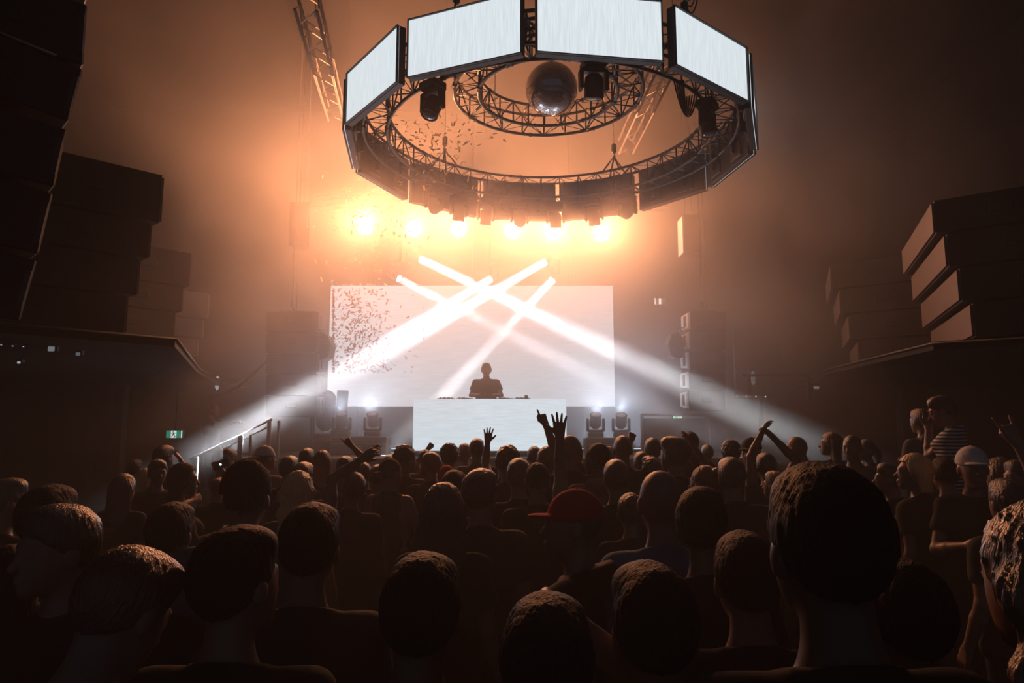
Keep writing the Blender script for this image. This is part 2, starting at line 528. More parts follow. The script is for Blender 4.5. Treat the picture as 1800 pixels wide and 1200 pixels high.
# moving heads -------------------------------------------------
def moving_head(loc, rz, tilt, label, hang=True, s=1.0, group=None, lens=None):
    """base at loc; hang=True hangs below loc"""
    root = empty('moving_head_light', loc, rz, label, 'moving light', group)
    k = -1 if hang else 1
    Z = lambda z: k * z * s
    b = MB()
    b.box((0, 0, Z(0.06)), (0.30 * s, 0.26 * s, 0.12 * s), bev=0.02)
    b.box((0, 0.0, Z(0.005)), (0.22 * s, 0.20 * s, 0.02 * s))
    b.build('base', M_BLACK, root)
    y = MB()
    y.box((0, 0, Z(0.145)), (0.34 * s, 0.12 * s, 0.05 * s), bev=0.015)
    for sx in (-1, 1):
        y.box((sx * 0.165 * s, 0, Z(0.27)), (0.05 * s, 0.14 * s, 0.28 * s), bev=0.02)
    y.build('yoke', M_BLACK, root)
    C = Vector((0, 0, Z(0.34)))
    M = Matrix.Translation(C) @ Matrix.Rotation(tilt, 4, 'X')
    h = MB().lathe([(0, -0.15 * s), (0.07 * s, -0.145 * s), (0.115 * s, -0.10 * s), (0.125 * s, 0.0), (0.115 * s, 0.08 * s), (0.12 * s, 0.16 * s), (0.105 * s, 0.165 * s), (0.1 * s, 0.15 * s), (0.0, 0.15 * s)], 22, M)
    ho = h.build('lamp_head', M_BLACK, root)
    l = MB().lathe([(0.098 * s, 0.152 * s), (0.085 * s, 0.165 * s), (0.05 * s, 0.174 * s), (0, 0.177 * s)], 22, M)
    l.build('lens', lens or M_GLASS, ho)
    return root
def truss_pt(px, py, r, H):
    a = ang(px, py, H)
    return Vector((RC.x + r * cos(a), RC.y + r * sin(a), CAM_H + H)), a
for px, py, tl, lab in ((770, 150, 2.75, 'black moving light hanging under the near left of the ring, head pointing down'),
                    (1037, 118, 3.4, 'black moving light hanging beside the mirror ball from the near side of the ring'),
                    (1243, 178, 3.0, 'black moving light hanging under the near right of the ring beside looped cables')):
    p, a = truss_pt(px, py, 2.55, 4.40)
    moving_head(p, a + pi / 2, tl, lab, True, .95, 'moving lights under the near side of the ring')
pos = (753, 803, 857, 918, 975, 1036, 1096)
nmz = ('first from the left', 'second from the left', 'third from the left', 'middle one', 'third from the right', 'second from the right', 'rightmost one')
for i, px in enumerate(pos):
    a = ang(px, 372 + 3 * sin(i * 1.2) + 14 * (1 - ((px - 925) / 180) ** 2), 4.0)
    p = Vector((RC.x + 2.82 * cos(a), RC.y + 2.82 * sin(a), CAM_H + 4.42))
    moving_head(p, a + pi / 2, (0.5, 3.0, 2.9, 0.2, 2.9, 2.7, 0.9)[i], 'moving light peeking out below the far side of the ring, ' + nmz[i], True, .98 , 'moving lights under the far side of the ring')

# cables ---------------------------------------------------------
def cable(name, pts, r, label, cat='cable', sag=None, mt=None, group=None):
    o = MB().tube(pts, r, 6).build(name, mt or M_RUBBER)
    return tag(o, label, cat, group)
def loop_pts(a, b, drop, n=14, off=(0, 0, 0)):
    a, b = Vector(a), Vector(b)
    return [a.lerp(b, t) + Vector((off[0] * sin(pi * t), off[1] * sin(pi * t), -drop * (1 - (2 * t - 1) ** 2))) for t in np.linspace(0, 1, n)]
a0 = truss_pt(1185, 140, 2.52, 4.42)[0]; a1 = truss_pt(1226, 165, 2.52, 4.42)[0]
for i in range(5):
    cable('hanging_cable', loop_pts(a0 + Vector((0.03 * i, 0, 0)), a1 + Vector((-0.03 * i, 0.02 * i, 0)), 0.40 - 0.035 * i), 0.012,
          'black cable loop hanging under the near right of the ring', group='cable loops under the near right of the ring')
a0 = truss_pt(1262, 185, 2.52, 4.42)[0]
for i in range(3):
    cable('hanging_cable', loop_pts(a0 + Vector((0.04 * i, 0.1 * i, 0)), a0 + Vector((0.3 + .06 * i, 0.45, 0)), 0.16 + .05 * i), 0.010,
          'black cable tangle in the truss beside the right moving light', group='cable tangle beside the right moving light')
hb = Vector((RC.x + 2.68 * cos(ang(1240, 60, 4.84)), RC.y + 2.68 * sin(ang(1240, 60, 4.84)), CAM_H + 4.84))
for i in range(6):
    cable('hanging_cable', loop_pts(hb + Vector((-0.1, 0, 1.3)), hb + Vector((0.12 + .03 * i, 0.05, 1.2)), 0.35 + 0.09 * i), 0.011,
          'black cable coil hanging above the rightmost bright panel', group='cable coils above the rightmost bright panel')
MBX = MB().box((0, 0, 0.0), (0.22, 0.18, 0.55), bev=0.03)
o = MBX.build('chain_motor', M_BLACK); o.location = hb + Vector((0.02, 0.0, 1.55)); tag(o, 'black chain motor above the rightmost bright panel', 'motor')

# straight ceiling trusses ---------------------------------------
def box_truss(a, b, w, label, mt=M_ALU, seg=0.4, name='box_truss'):
    a, b = Vector(a), Vector(b)
    d = (b - a); L = d.length; d.normalize()
    s, t, _ = frame_from(d)
    root = empty(name, a, 0, label, 'truss')
    c = [(s * x + t * y) * w / 2 for x, y in ((-1, -1), (1, -1), (1, 1), (-1, 1))]
    for k in range(4):
        MB().bar(c[k], c[k] + d * L, 0.025, 8).build('chord_tube', mt, root)
    mb = MB()
    n = max(1, int(L / seg))
    for i in range(n):
        p0, p1 = d * (L * i / n), d * (L * (i + 1) / n)
        for k in range(4):
            k2 = (k + 1) % 4
            if i % 2: mb.bar(c[k] + p0, c[k2] + p1, 0.010)
            else: mb.bar(c[k2] + p0, c[k] + p1, 0.010)
    mb.build('diagonal_brace', mt, root)
    return root
box_truss(at(538, 0, 8.9), at(591, 200, 13.0), 0.30, 'straight lit truss running up at the left of the ring')
box_truss(Vector((2.55, 10.2, CAM_H + 6.0)), Vector((2.45, 14.0, CAM_H + 6.0)), 0.30, 'faint straight truss seen through the right of the ring')
for n_, (x_, y_) in enumerate(((-2.95, 9.5), (-3.2, 12.5), (2.55 + .138, 10.6), (2.47 + .14, 13.6))):
    o = MB().bar((0, 0, 0), (0, 0, CEIL - CAM_H - 6.1), 0.008).build('steel_wire', M_STEEL)
    o.location = (x_, y_, CAM_H + 6.1)
    tag(o, ('thin wire holding up the straight truss left of the ring', 'thin wire holding up the straight truss right of the ring')[n_ // 2],
        'wire', ('wires of the left straight truss', 'wires of the right straight truss')[n_ // 2])

# stage lighting truss with blinders and beam lights
TY = 15.4
tb = box_truss(Vector((-4.6, TY, at(800, 386, TY).z + 0.42)), Vector((3.6, TY, at(800, 386, TY).z + 0.42)), 0.3, 'front lighting truss above the video wall carrying the blinders', M_STEEL)
BL = [(643, 398, 2.5), (728, 402, 1.1), (806, 402, 1.0), (901, 405, 1.0), (972, 408, 1.25), (1057, 410, 1.3)]
bn = ('brightest orange blinder lamp at the left end of the row', 'second orange blinder lamp from the left', 'third orange blinder lamp from the left, above the crossing beams',
      'third orange blinder lamp from the right', 'second orange blinder lamp from the right', 'rightmost orange blinder lamp of the row')
tz = at(800, 386, TY).z + .30
def blinder(p, power, label):
    root = empty('blinder_lamp', p, 0, label, 'stage lamp', 'orange blinder lamps')
    R = Matrix.Rotation(pi / 2 + 0.22, 4, 'X')
    MB().lathe([(0, 0.0 - .22), (0.10, -.22), (0.17, -.15), (0.21, 0.0), (0.215, 0.02), (0.20, 0.02), (0.19, 0.0), (0.05, -.08), (0, -.08)], 24, R).build('reflector_housing', M_BLACK, root)
    MB().lathe([(0.19, -0.01), (0.14, 0.015), (0, 0.03)], 24, R).build('glowing_lens', M_BLIND, root)
    MB().tube([(-.22, 0, 0), (-.23, 0.02, .2), (0, .06, .27), (.23, 0.02, .2), (.22, 0, 0)], 0.012, 6).bar((0, .06, .25), (0, .06, tz - p.z), .016).build('mounting_yoke', M_STEEL, root)
    for nm, e, ang_, sz, bl in (('blinder_flood', BLINDER_W, -112, 158, 1.0), ('blinder_glow', BLINDER_LOW, -104, 174, 0.9)):
        ld = bpy.data.lights.new(nm, 'SPOT')
        ld.energy = e * power; ld.color = ORANGE; ld.shadow_soft_size = 0.12
        ld.spot_size = radians(sz); ld.spot_blend = bl
        lo = bpy.data.objects.new(nm, ld); COL.objects.link(lo); lo.parent = root
        lo.location = (0, -0.17, -0.02); lo.rotation_euler = (radians(ang_), 0, 0)
for (px, py, pw), lab in zip(BL, bn):
    blinder(at(px, py, TY - 0.21), pw, lab)

def beam(px, py, Y, tx, ty, tY, label, w=1.0, cone=5.2):
    p = at(px, py, Y); q = at(tx, ty, tY); d = (q - p).normalized()
    root = empty('beam_light', p, 0, label, 'beam light', 'white beam lights crossing over the stage')
    s, t, _ = frame_from(d)
    M = Matrix((( s.x, t.x, d.x, 0), (s.y, t.y, d.y, 0), (s.z, t.z, d.z, 0), (0, 0, 0, 1)))
    MB().lathe([(0, -.34), (.07, -.33), (.09, -.26), (.085, -.1), (.10, 0.0), (.09, 0.005), (.085, -.02), (0, -.02)], 20, M).build('lamp_head', M_BLACK, root)
    MB().lathe([(0.08, -0.012), (0.05, 0.003), (0, 0.006)], 20, M).build('glowing_lens', M_BEAMLENS, root)
    y = MB().tube([s * .12 - d * .16, s * .12 - d * .16 + Vector((0, 0, .26)), -s * .12 - d * .16 + Vector((0, 0, .26)), -s * .12 - d * .16], 0.014, 6)
    y.box(-d * .16 + Vector((0, 0, .32)), (.22, .18, .12), bev=.02)
    y.build('yoke', M_BLACK, root)
    ld = bpy.data.lights.new('beam_spot', 'AREA')
    ld.shape = 'DISK'; ld.size = 0.17
    ld.energy = BEAM_W * w; ld.color = (0.93, 0.96, 1.0)
    ld.spread = radians(cone)
    lo = bpy.data.objects.new('beam_spot', ld); COL.objects.link(lo); lo.parent = root
    lo.location = d * 0.02
    lo.rotation_euler = d.to_track_quat('-Z', 'Y').to_euler()
    return p
bp = []
bp.append(beam(741, 456, 15.2, 1185, 668, 12.5, 'beam light at upper left throwing its beam down to the right', 1.0))
bp.append(beam(957, 461, 15.2, 480, 735, 12.2, 'beam light at upper right throwing its beam down to the left', 1.0))
bp.append(beam(861, 491, 15.2, 500, 706, 12.2, 'short beam light above the middle of the video wall', .8))
bp.append(beam(970, 493, 15.2, 690, 790, 12.8, 'beam light near the upper right pointing steeply down left', .45))
bp.append(beam(702, 490, 15.2, 900, 590, 14.0, 'beam light at the left, lowest of the beams from the left', .3))
for i, p in enumerate(bp):
    o = MB().box((0, 0, (6.9 - p.z) / 2), (0.05, 0.05, 6.9 - p.z - 0.36)).build('drop_pipe', M_STEEL)
    o.location = (p.x, p.y + 0.05, p.z + 0.18 + .08)
    tag(o, 'thin pipe from the lighting truss down to a beam light', 'pipe', 'drop pipes above the beam lights')

def wash(p, label):  # unseen bars added to brighten the haze low over the stage
    root = empty('added_wash_bar', p, 0, label, 'stage lamp', 'added wash bars hidden on the stage floor')
    MB().box((0, 0, .03), (1.8, .12, .06), bev=.02).build('bar_housing', M_BLACK, root)
    MB().box((0, 0, 0.064), (1.74, .08, .01), bev=.003).build('lens_strip', emis('added_wash_lens', (.7, .85, 1), 1.5) if 'added_wash_lens' not in MATS else MATS['added_wash_lens'], root)
    ld = bpy.data.lights.new('added_wash_light', 'AREA'); ld.shape = 'RECTANGLE'; ld.size = 1.7; ld.size_y = .09
    ld.energy = WASH_FILL_W; ld.color = (.66, .78, 1.0); ld.spread = radians(160)
    lo = bpy.data.objects.new('added_wash_light', ld); COL.objects.link(lo); lo.parent = root
    lo.location = (0, 0, .08); lo.rotation_euler = (radians(176), 0, 0)
for (x, lab) in ((-3.2, 'added unseen wash bar on the stage floor behind the left flight case'), (-.6, 'added unseen wash bar on the stage floor behind the booth'), (2.2, 'added unseen wash bar on the stage floor behind the right flight case')):
    wash(Vector((x, 14.6, ST_H + .003)), lab)
# ------------------------------------------------------------ speakers
def basis_box(mb, o, ex, ey, ez, lx, ly, lz, bev=0.0):
    """box from corner o along ex, ey, ez"""
    R = Matrix((ex, ey, ez)).transposed()
    mb.box(o + ex * lx / 2 + ey * ly / 2 + ez * lz / 2, (lx, ly, lz), R, bev)

def sub_stack(corner, F, S, hs, LF, LS, shift, label_fn, group, lean=0.0):
    """stack of trapezoid cabinets: F = direction of the front baffle, S = direction of the flank"""
    F, S = Vector(F).normalized(), Vector(S).normalized()
    U = Vector((0, 0, 1))
    z = corner.z
    for i, h in enumerate(hs):
        o = Vector((corner.x, corner.y, 0)) + S * shift * i
        root = empty('bass_speaker', Vector((o.x, o.y, z - h)), 0, label_fn(i), 'speaker', group)
        g = 0.03
        a, b, c_, d_ = Vector((0, 0)), Vector((F.x, F.y)) * LF, Vector((F.x, F.y)) * LF + Vector((S.x, S.y)) * LS, Vector((S.x, S.y)) * LS
        poly = [a, b, c_, d_]
        ar = sum(poly[k].x * poly[(k + 1) % 4].y - poly[(k + 1) % 4].x * poly[k].y for k in range(4))
        if ar < 0: poly = poly[::-1]
        body = MB().prism([(p.x, p.y) for p in poly], g, h - 0.0)
        body.build('cabinet', M_CAB, root)
        n = Vector((F.y, -F.x, 0))
        if n.dot(S) > 0: n = -n
        fb = MB()
        fb.add([F * 0.02 + n * .004 + U * (g + .02), F * (LF - .02) + n * .004 + U * (g + .02), F * (LF - .02) + n * .004 + U * (h - .02), F * .02 + n * .004 + U * (h - .02),
                F * 0.02 + n * .03 + U * (g + .02), F * (LF - .02) + n * .03 + U * (g + .02), F * (LF - .02) + n * .03 + U * (h - .02), F * .02 + n * .03 + U * (h - .02)],
               [(0, 1, 2, 3), (4, 7, 6, 5), (0, 4, 5, 1), (1, 5, 6, 2), (2, 6, 7, 3), (3, 7, 4, 0)])
        fb.build('front_grille', M_PLY, root)
        # carry handle on the flank
        n2 = Vector((S.y, -S.x, 0))
        if n2.dot(F) > 0: n2 = -n2
        hb = MB()
        hc = S * LS * .5 + U * h * .55 + n2 * .004
        hb.box(hc, (0.22, 0.02, 0.11), Matrix((S, n2, U)).transposed(), 0.008)
        hb.build('recessed_handle', M_BLACK, root)
        z -= h
ords = ['top one', 'second one down', 'third one down', 'bottom one']
Fr = (sin(radians(22.3)), cos(radians(22.3)), 0); Sr = (0.81, -0.59, 0)
sub_stack(at(1642, 353, 8.0), Fr, Sr, [.43] * 4, 2.5, 1.3, .10, lambda i: 'big bass speaker with a lit slanted front in the near right stack, ' + ords[i], 'speakers of the near right stack')
br = at(1642, 353, 8.0).z - 4 * .43
sub_stack(at(1462, 465, 11.7), Fr, Sr, [(at(1462, 465, 11.7).z - br) / 4] * 4, 1.8, 1.25, .12, lambda i: 'bass speaker with a narrow lit front in the farther right stack, ' + ords[i], 'speakers of the farther right stack')
Fl = (-sin(radians(46)), cos(radians(46)), 0); Sl = (-.72, -.69, 0)
hl = [.57, .42, .42, .42]
c0 = at(285, 308, 7.3)
sub_stack(c0, Fl, Sl, hl, 1.2, 1.3, .09, lambda i: 'dark brown bass speaker in the tall near stack on the left, ' + ords[i], 'speakers of the near left stack')
c1 = at(336, 445, 10.7)
sub_stack(c1, Fl, Sl, hl, 1.0, 1.2, .09, lambda i: 'brown bass speaker in the middle stack on the left, ' + ords[i], 'speakers of the middle left stack')
c2 = at(367, 516, 13.9)
sub_stack(c2, Fl, Sl, [.56, .40, .40, .42], .9, 1.2, .08, lambda i: 'hazy brown bass speaker in the farthest stack on the left, ' + ords[i], 'speakers of the far left stack')

# near curved array, top left
def near_array():
    Y = 4.6
    E = [((154, -110), (154, 0)), ((154, 6), (147, 116)), ((147, 120), (121, 215)), ((119, 226), (96, 330)), ((94, 338), (68, 448)), ((66, 456), (35, 566))]
    nm = ['topmost black box of the curved array in the upper left corner', 'second black box of the curved array, above the bright strip',
          'third black box of the curved array, below the bright strip', 'fourth black box of the curved array in the upper left',
          'fifth black box of the curved array in the upper left', 'bottom black box of the curved array on the left']
    for i, (p, q) in enumerate(E):
        a, b = at(*p, Y), at(*q, Y)
        U = (a - b).normalized(); h = (a - b).length
        X = Vector((-.75, -.66, 0)); X = (X - U * X.dot(U)).normalized()
        Yd = X.cross(U).normalized()
        if Yd.y < 0: Yd = -Yd
        root = empty('line_array_speaker', b, 0, nm[i], 'speaker', 'boxes of the near left array')
        R = Matrix((X, Yd, U)).transposed()
        MB().box(X * .55 + Yd * .28 + U * h / 2, (1.1, .56, h - .015), R, .012).build('cabinet', M_CAB, root)
        MB().box(X * .03 + Yd * -.006 + U * h / 2, (.035, .02, h * .62), R, .004).build('rigging_plate', mat('worn_steel', (.06, .065, .07), .45, metal=.6, noise=.3, nscale=20), root)
        MB().box(X * .5 + Yd * -.004 + U * h * .5, (.26, .02, .13), R, .006).build('recessed_handle', M_BLACK, root)
        if i == 2:
            MB().tube([X * .17 + Yd * (-.014) + U * (h + .004), X * 1.1 + Yd * (-.014) + U * (h + .004)], .010, 8).build('edge_glint_strip', mat('edge_glint', (.88, .92, .95), .3, noise=.05), root)  # near-white tone stands in for the ring's reflection along the edge
    t = at(154, -110, Y)
    o = MB().bar((0, 0, 0), (0, 0, CEIL - t.z), .015).build('hanging_chain', M_STEEL); o.location = t + Vector((-.5, .28, 0)); tag(o, 'chain holding the curved array in the upper left corner', 'chain')
near_array()

# the two hung PA columns beside the video wall
def pa_column(px0, px1, py0, py1, Y, side, lab, n=5):
    a, b = at(px0, py0, Y), at(px1, py1, Y)
    w = b.x - a.x; H = a.z - b.z; h = H / n
    for i in range(n):
        zt = a.z - i * h
        off = -0.018 * i
        root = empty('line_array_speaker', ((a.x + b.x) / 2 + off * side * -1, Y, zt - h), 0, lab[0] % ords5[i], 'speaker', lab[1])
        # side = +1 : front looks toward +X, -1 : toward -X
        d = 0.62
        if side < 0:
            V = MB().prism([(-w / 2, 0), (w / 2, 0.04), (w / 2, d - .04), (-w / 2, d)], 0.012, h - .012)
        else:
            V = MB().prism([(-w / 2, 0.04), (w / 2, 0), (w / 2, d), (-w / 2, d - .04)], 0.012, h - .012)
        V.build('cabinet', M_CAB, root)
        fx = side * (w / 2 + .006)
        f = MB()
        f.add([(fx, .02, h * .10), (fx, d - .02, h * .24), (fx, d - .02, h * .96), (fx, .02, h * .96),
               (fx + side * .03, .05, h * .16), (fx + side * .03, d - .05, h * .28), (fx + side * .03, d - .05, h * .92), (fx + side * .03, .05, h * .92)],
              [(0, 1, 2, 3), (4, 7, 6, 5), (0, 4, 5, 1), (1, 5, 6, 2), (2, 6, 7, 3), (3, 7, 4, 0)])
        f.build('front_baffle', M_LITFRONT if side < 0 else M_CAB, root)  # same baffle: lit tone on the right column, dark tone on the left
        MB().box((fx + side * .034, d * .45, h * .56), (.012, .16, h * .55), bev=.005).build('horn_slot', M_BLACK, root)
        MB().box((0, -.004 if side > 0 else .012, h * .55), (.2, .02, .09), bev=.006).build('recessed_handle', M_BLACK, root)
    return a, b
ords5 = ['topmost', 'second from the top', 'middle', 'second from the bottom', 'lowest']
la, lb = pa_column(467, 550, 546, 733, 13.0, 1, ('%s box of the hung speaker column left of the video wall', 'left hung speaker column'))
ra, rb = pa_column(1213, 1283, 546, 722, 13.0, -1, ('%s lit-fronted box of the hung speaker column right of the video wall', 'right hung speaker column'))
def side_monitor(px, py, Y, wpx, hpx, s, lab):
    c = at(px, py, Y); w = wpx * Y / FPX; h = hpx * Y / FPX
    root = empty('side_speaker', c - Vector((0, 0, h / 2)), 0, lab, 'speaker')
    P = [(-.5, .15), (-.42, .78), (-.1, 1.0), (.3, .9), (.5, .55), (.38, .12), (.0, .0), (-.35, .02)]
    P = [(x * w * s, z * h) for x, z in P]
    if s > 0: P = P[::-1]
    M = Matrix(((1, 0, 0, 0), (0, 0, 1, 0), (0, 1, 0, 0), (0, 0, 0, 1)))
    MB().prism(P, 0, .4, M).build('cabinet', M_CAB, root)
    MB().box((w * .2 * s, -.005, h * .5), (w * .25, .02, .1), bev=.005).build('handle', M_BLACK, root)
    MB().tube([(-.1 * w * s, .2, h * .9), (-.3 * w * s, .2, h * 1.2), (-.85 * w * s, .2, h * 1.2)], .012, 6).build('mounting_arm', M_STEEL, root)
side_monitor(565, 608, 13.1, 33, 50, 1, 'angular side speaker fixed to the right of the left column')
side_monitor(1189, 606, 13.1, 28, 47, -1, 'angular side speaker fixed to the left of the right column')
def hung_box(px0, px1, py0, py1, Y, lab, lit):
    a, b = at(px0, py0, Y), at(px1, py1, Y)
    w, h = b.x - a.x, a.z - b.z
    root = empty('hanging_speaker', ((a.x + b.x) / 2, Y, b.z), 0, lab, 'speaker')
    MB().prism([(-w / 2, 0), (w / 2, .0), (w / 2 * (.9 if lit < 0 else .3), .45), (-w / 2, .45)], .03, h).build('cabinet', M_CAB, root)
    MB().box((lit * (w / 2 + .012) if lit < 0 else 0, .22 if lit < 0 else -.006, h / 2), (.02, .4, h * .94) if lit < 0 else (w * .8, .014, h * .8), bev=.004).build('front_grille', M_LITFRONT if lit < 0 else M_CAB, root)  # only the right grille carries the pale tone of lamp light
    m = MB()
    for x in (-.08, .06): m.bar((x, .2, h), (x, .2, CEIL - b.z), .009)
    m.build('suspension_chain', M_STEEL, root)
hung_box(510, 543, 355, 432, 13.6, 'narrow hanging speaker in the orange haze above the left column', 1)
hung_box(1201, 1232, 377, 445, 13.6, 'hanging speaker with a bright yellow lit front above the right column', -1)
for nm, px, top, bot, Y in (('left', 513, 432, 546, 13.3), ('right', 1234, 445, 546, 13.3)):
    a, b = at(px, top, Y), at(px, bot, Y)
    b.z = (la if nm == 'left' else ra).z
    a.z = CEIL
    root = empty('chain_hoist', b, 0, 'chain and hook holding up the %s hung speaker column' % nm, 'hoist')
    MB().tube([(0, 0, .22), (0, 0, a.z - b.z)], .011, 6).build('chain', M_STEEL, root)
    MB().tube([(.09, .0, .02), (.08, 0, 1.6), (.075, 0, a.z - b.z)], .006, 5).build('signal_cable', M_STEEL, root)
    MB().box((0, 0, .17), (.06, .05, .12), bev=.015).build('hook_block', M_STEEL, root)
    MB().tube([(.0, 0, .1)] + [(.04 * sin(t), 0, .06 + .045 * cos(t)) for t in np.linspace(0, 4.8, 9)], .011, 6).build('hook', M_STEEL, root)
    MB().box((0.02, .1, .02), (.5, .35, .04), bev=.01).build('fly_bar', M_STEEL, root)

# ------------------------------------------------------------ balconies
def balcony(pts, top, th, side, name, label):
    """front edge polyline pts (x, y); slab reaches to the wall"""
    wx = 10.78 * side
    poly = list(pts) + [(wx, pts[-1][1]), (wx, pts[0][1])]
    ar = sum(poly[k][0] * poly[(k + 1) % len(poly)][1] - poly[(k + 1) % len(poly)][0] * poly[k][1] for k in range(len(poly)))
    if ar < 0: poly = poly[::-1]
    root = empty(name, (0, 0, 0), 0, label, 'balcony')
    MB().prism(poly, top - th, top).build('floor_slab', M_SLAB, root)
    MB().tube([(x - side * .01, y, top - .02) for x, y in pts], .018, 8).build('edge_trim', M_BLACK, root)
    for y in (7.2, 9.8, 13.6):
        xs = wx - side * 3.0
        MB().box((xs, y, (top - th) / 2), (.2, .2, top - th), bev=.01).build('support_post', M_BLACK, root)
bl = at(285, 308, 7.3).z - sum(hl)
balcony([(-7.0, 4.0), (-4.75, 6.15), (-3.62, 7.25), (-5.0, 10.8), (-6.1, 14.3), (-6.3, 16)], bl, .10, -1, 'balcony', 'dark balcony on the left carrying three speaker stacks')
br = at(1642, 353, 8.0).z - 4 * .43
balcony([(8.6, 5.5), (5.02, 8.05), (5.45, 11.75), (6.3, 14.2), (6.4, 16)], br, .10, 1, 'balcony', 'dark balcony on the right carrying two speaker stacks')

# plinth for the middle and far stacks so that they rest on the balcony
for c, h, nm in ((c1, sum(hl), 'middle'), (c2, 1.78, 'far')):
    zb = c.z - h
    if zb > bl + .02:
        o = MB().box((0, 0, (zb - bl) / 2), (2.0, 2.0, zb - bl - .001), Matrix.Rotation(radians(40), 3, 'Z')).build('plinth', M_BLACK)
        o.location = (c.x - .7, c.y + .1, bl)
        tag(o, 'black plinth under the %s speaker stack on the left' % nm, 'plinth')

# small lights, glints and fittings under the balconies
def small_lamp(px, py, Y, r, s, lab, group=None, col=(1, 1, 1), el=1.0):
    p = at(px, py, Y)
    root = empty('spot_lamp', p, 0, lab, 'lamp', group)
    MB().box((0, .04, .02), (r * 3 * el, .06, r * 3), bev=.01).build('lamp_body', M_BLACK, root)
    nm = 'lamp_glass_%d' % int(s * 100)
    MB().box((0, 0, 0), (r * 2 * el, .02, r * 1.6), bev=.004).build('lamp_glass', MATS.get(nm) or emis(nm, (.85, .95, 1), s), root)
for i, (px, py) in enumerate(((2, 606), (22, 608), (41, 609))):
    small_lamp(px, py, 7.0, .006, .35, 'tiny white lamp in the row under the left balcony, ' + ('leftmost', 'middle', 'rightmost')[i], 'tiny lamps under the left balcony')
small_lamp(90, 613, 7.2, .032, .16, 'dim angular lamp under the left balcony, right of the tiny lamps')
small_lamp(33, 637, 7.2, .014, .35, 'tiny glinting lamp low under the left balcony')
small_lamp(152, 609, 7.6, .022, .2, 'small dim glint under the near left speaker stack, built as a lamp')  # a glint, built as a small glowing box
small_lamp(137, 622, 7.6, .022, .1, 'faint glint below the small dim glint under the left stack, built as a lamp')  # another glint, given a dim glowing face
small_lamp(173, 595, 7.7, .012, .3, 'tiny glint at the balcony edge under the near left stack, built as a lamp')  # glint on the edge, also made to glow
small_lamp(1435, 681, 12.5, .03, .14, 'small dim lamp under the right balcony below the farther stack', el=1.6)
small_lamp(1712, 599, 8.2, .025, .05, 'faint bluish lamp under the near right stack', el=2)
small_lamp(1780, 609, 8.2, .012, .25, 'thin bright lamp at the right end of the right balcony', el=4)
# oval wall lamps
for px, py, Y, lab in ((382, 673, 14.0, 'oval pale wall lamp left of the left hung column'), (1324, 664, 14.2, 'dim oval wall lamp on the grey panel at the right')):
    p = at(px, py, Y)
    root = empty('wall_lamp', p, 0, lab, 'lamp')
    s = .38 if px < 900 else .10
    M = Matrix.Rotation(pi / 2, 4, 'X') @ Matrix.Diagonal((.05, .15, .03, 1))
    MB().lathe([(0, 1), (.6, .8), (.95, .3), (1, 0), (0, 0)], 24, M).build('glowing_cover', emis('oval_cover_%s' % ('a' if px < 900 else 'b'), (.85, .95, 1), s), root)
    MB().box((0, .03, 0), (.16, .05, .38), bev=.02).build('back_plate', M_BLACK, root)
    MB().tube([(-.07, -.02, -.03), (0, -.05, -.05), (.07, -.02, -.03)], .006, 5).build('wire_guard', M_BLACK, root)
    MB().box((0, .3, 0), (.05, .5, .05)).build('wall_bracket', M_BLACK, root)
# grey acoustic panel right
a, b = at(1287, 572, 14.6), at(1384, 700, 14.6)
root = empty('wall_panel', ((a.x + b.x) / 2, 14.6, b.z), radians(6), 'tall grey panel on the wall behind the right hung column', 'panel')
w, h = b.x - a.x, a.z - b.z
MB().add([(-w / 2, 0, 0), (w / 2, 0, 0), (w * .42, 0, h * 1.06), (-w / 2, 0, h * .96), (-w / 2, .06, 0), (w / 2, .06, 0), (w * .42, .06, h * 1.06), (-w / 2, .06, h * .96)],
         [(0, 1, 2, 3), (4, 7, 6, 5), (0, 4, 5, 1), (1, 5, 6, 2), (2, 6, 7, 3), (3, 7, 4, 0)]).build('panel_board', mat('grey_felt', (.08, .075, .075), .9, noise=.2, nscale=9), root)
MB().tube([(w / 2 + .01, -.01, 0), (w * .43, -.01, h)], .012, 6).build('metal_edge', M_ALU, root)
m = MB().box((0, .05, -.5), (.06, .06, 1.0 + 0)).box((0, .05, -(b.z - ST_H) / 2), (.08, .08, b.z - ST_H)).build('support_post', M_BLACK, root)
# led bar
p = at(1320, 697, 12.6)
root = empty('led_bar', p, 0, 'grey lamp bar with four white points below the grey panel', 'lamp bar')
MB().box((0, .03, 0), (.64, .07, .07), bev=.01).build('bar_housing', mat('bar_grey', (.22, .2, .18), .5, noise=.1), root)
for i in range(4):
    MB().lathe([(.014, 0), (.01, .01), (0, .012)], 10, Matrix.Translation((-.26 + .175 * i, -.006, .0)) @ Matrix.Rotation(pi / 2, 4, 'X')).build('lamp_point', MATS.get('bar_point') or emis('bar_point', (1, .95, .85), .8), root)
MB().box((0.5, .06, .4), (1.2, .05, .05)).box((1.1, .06, .2), (.05, .05, .45)).build('mounting_bracket', M_BLACK, root)
MB().box((.0, .06, .2), (.05, .05, .4)).build('mounting_arm', M_BLACK, root)

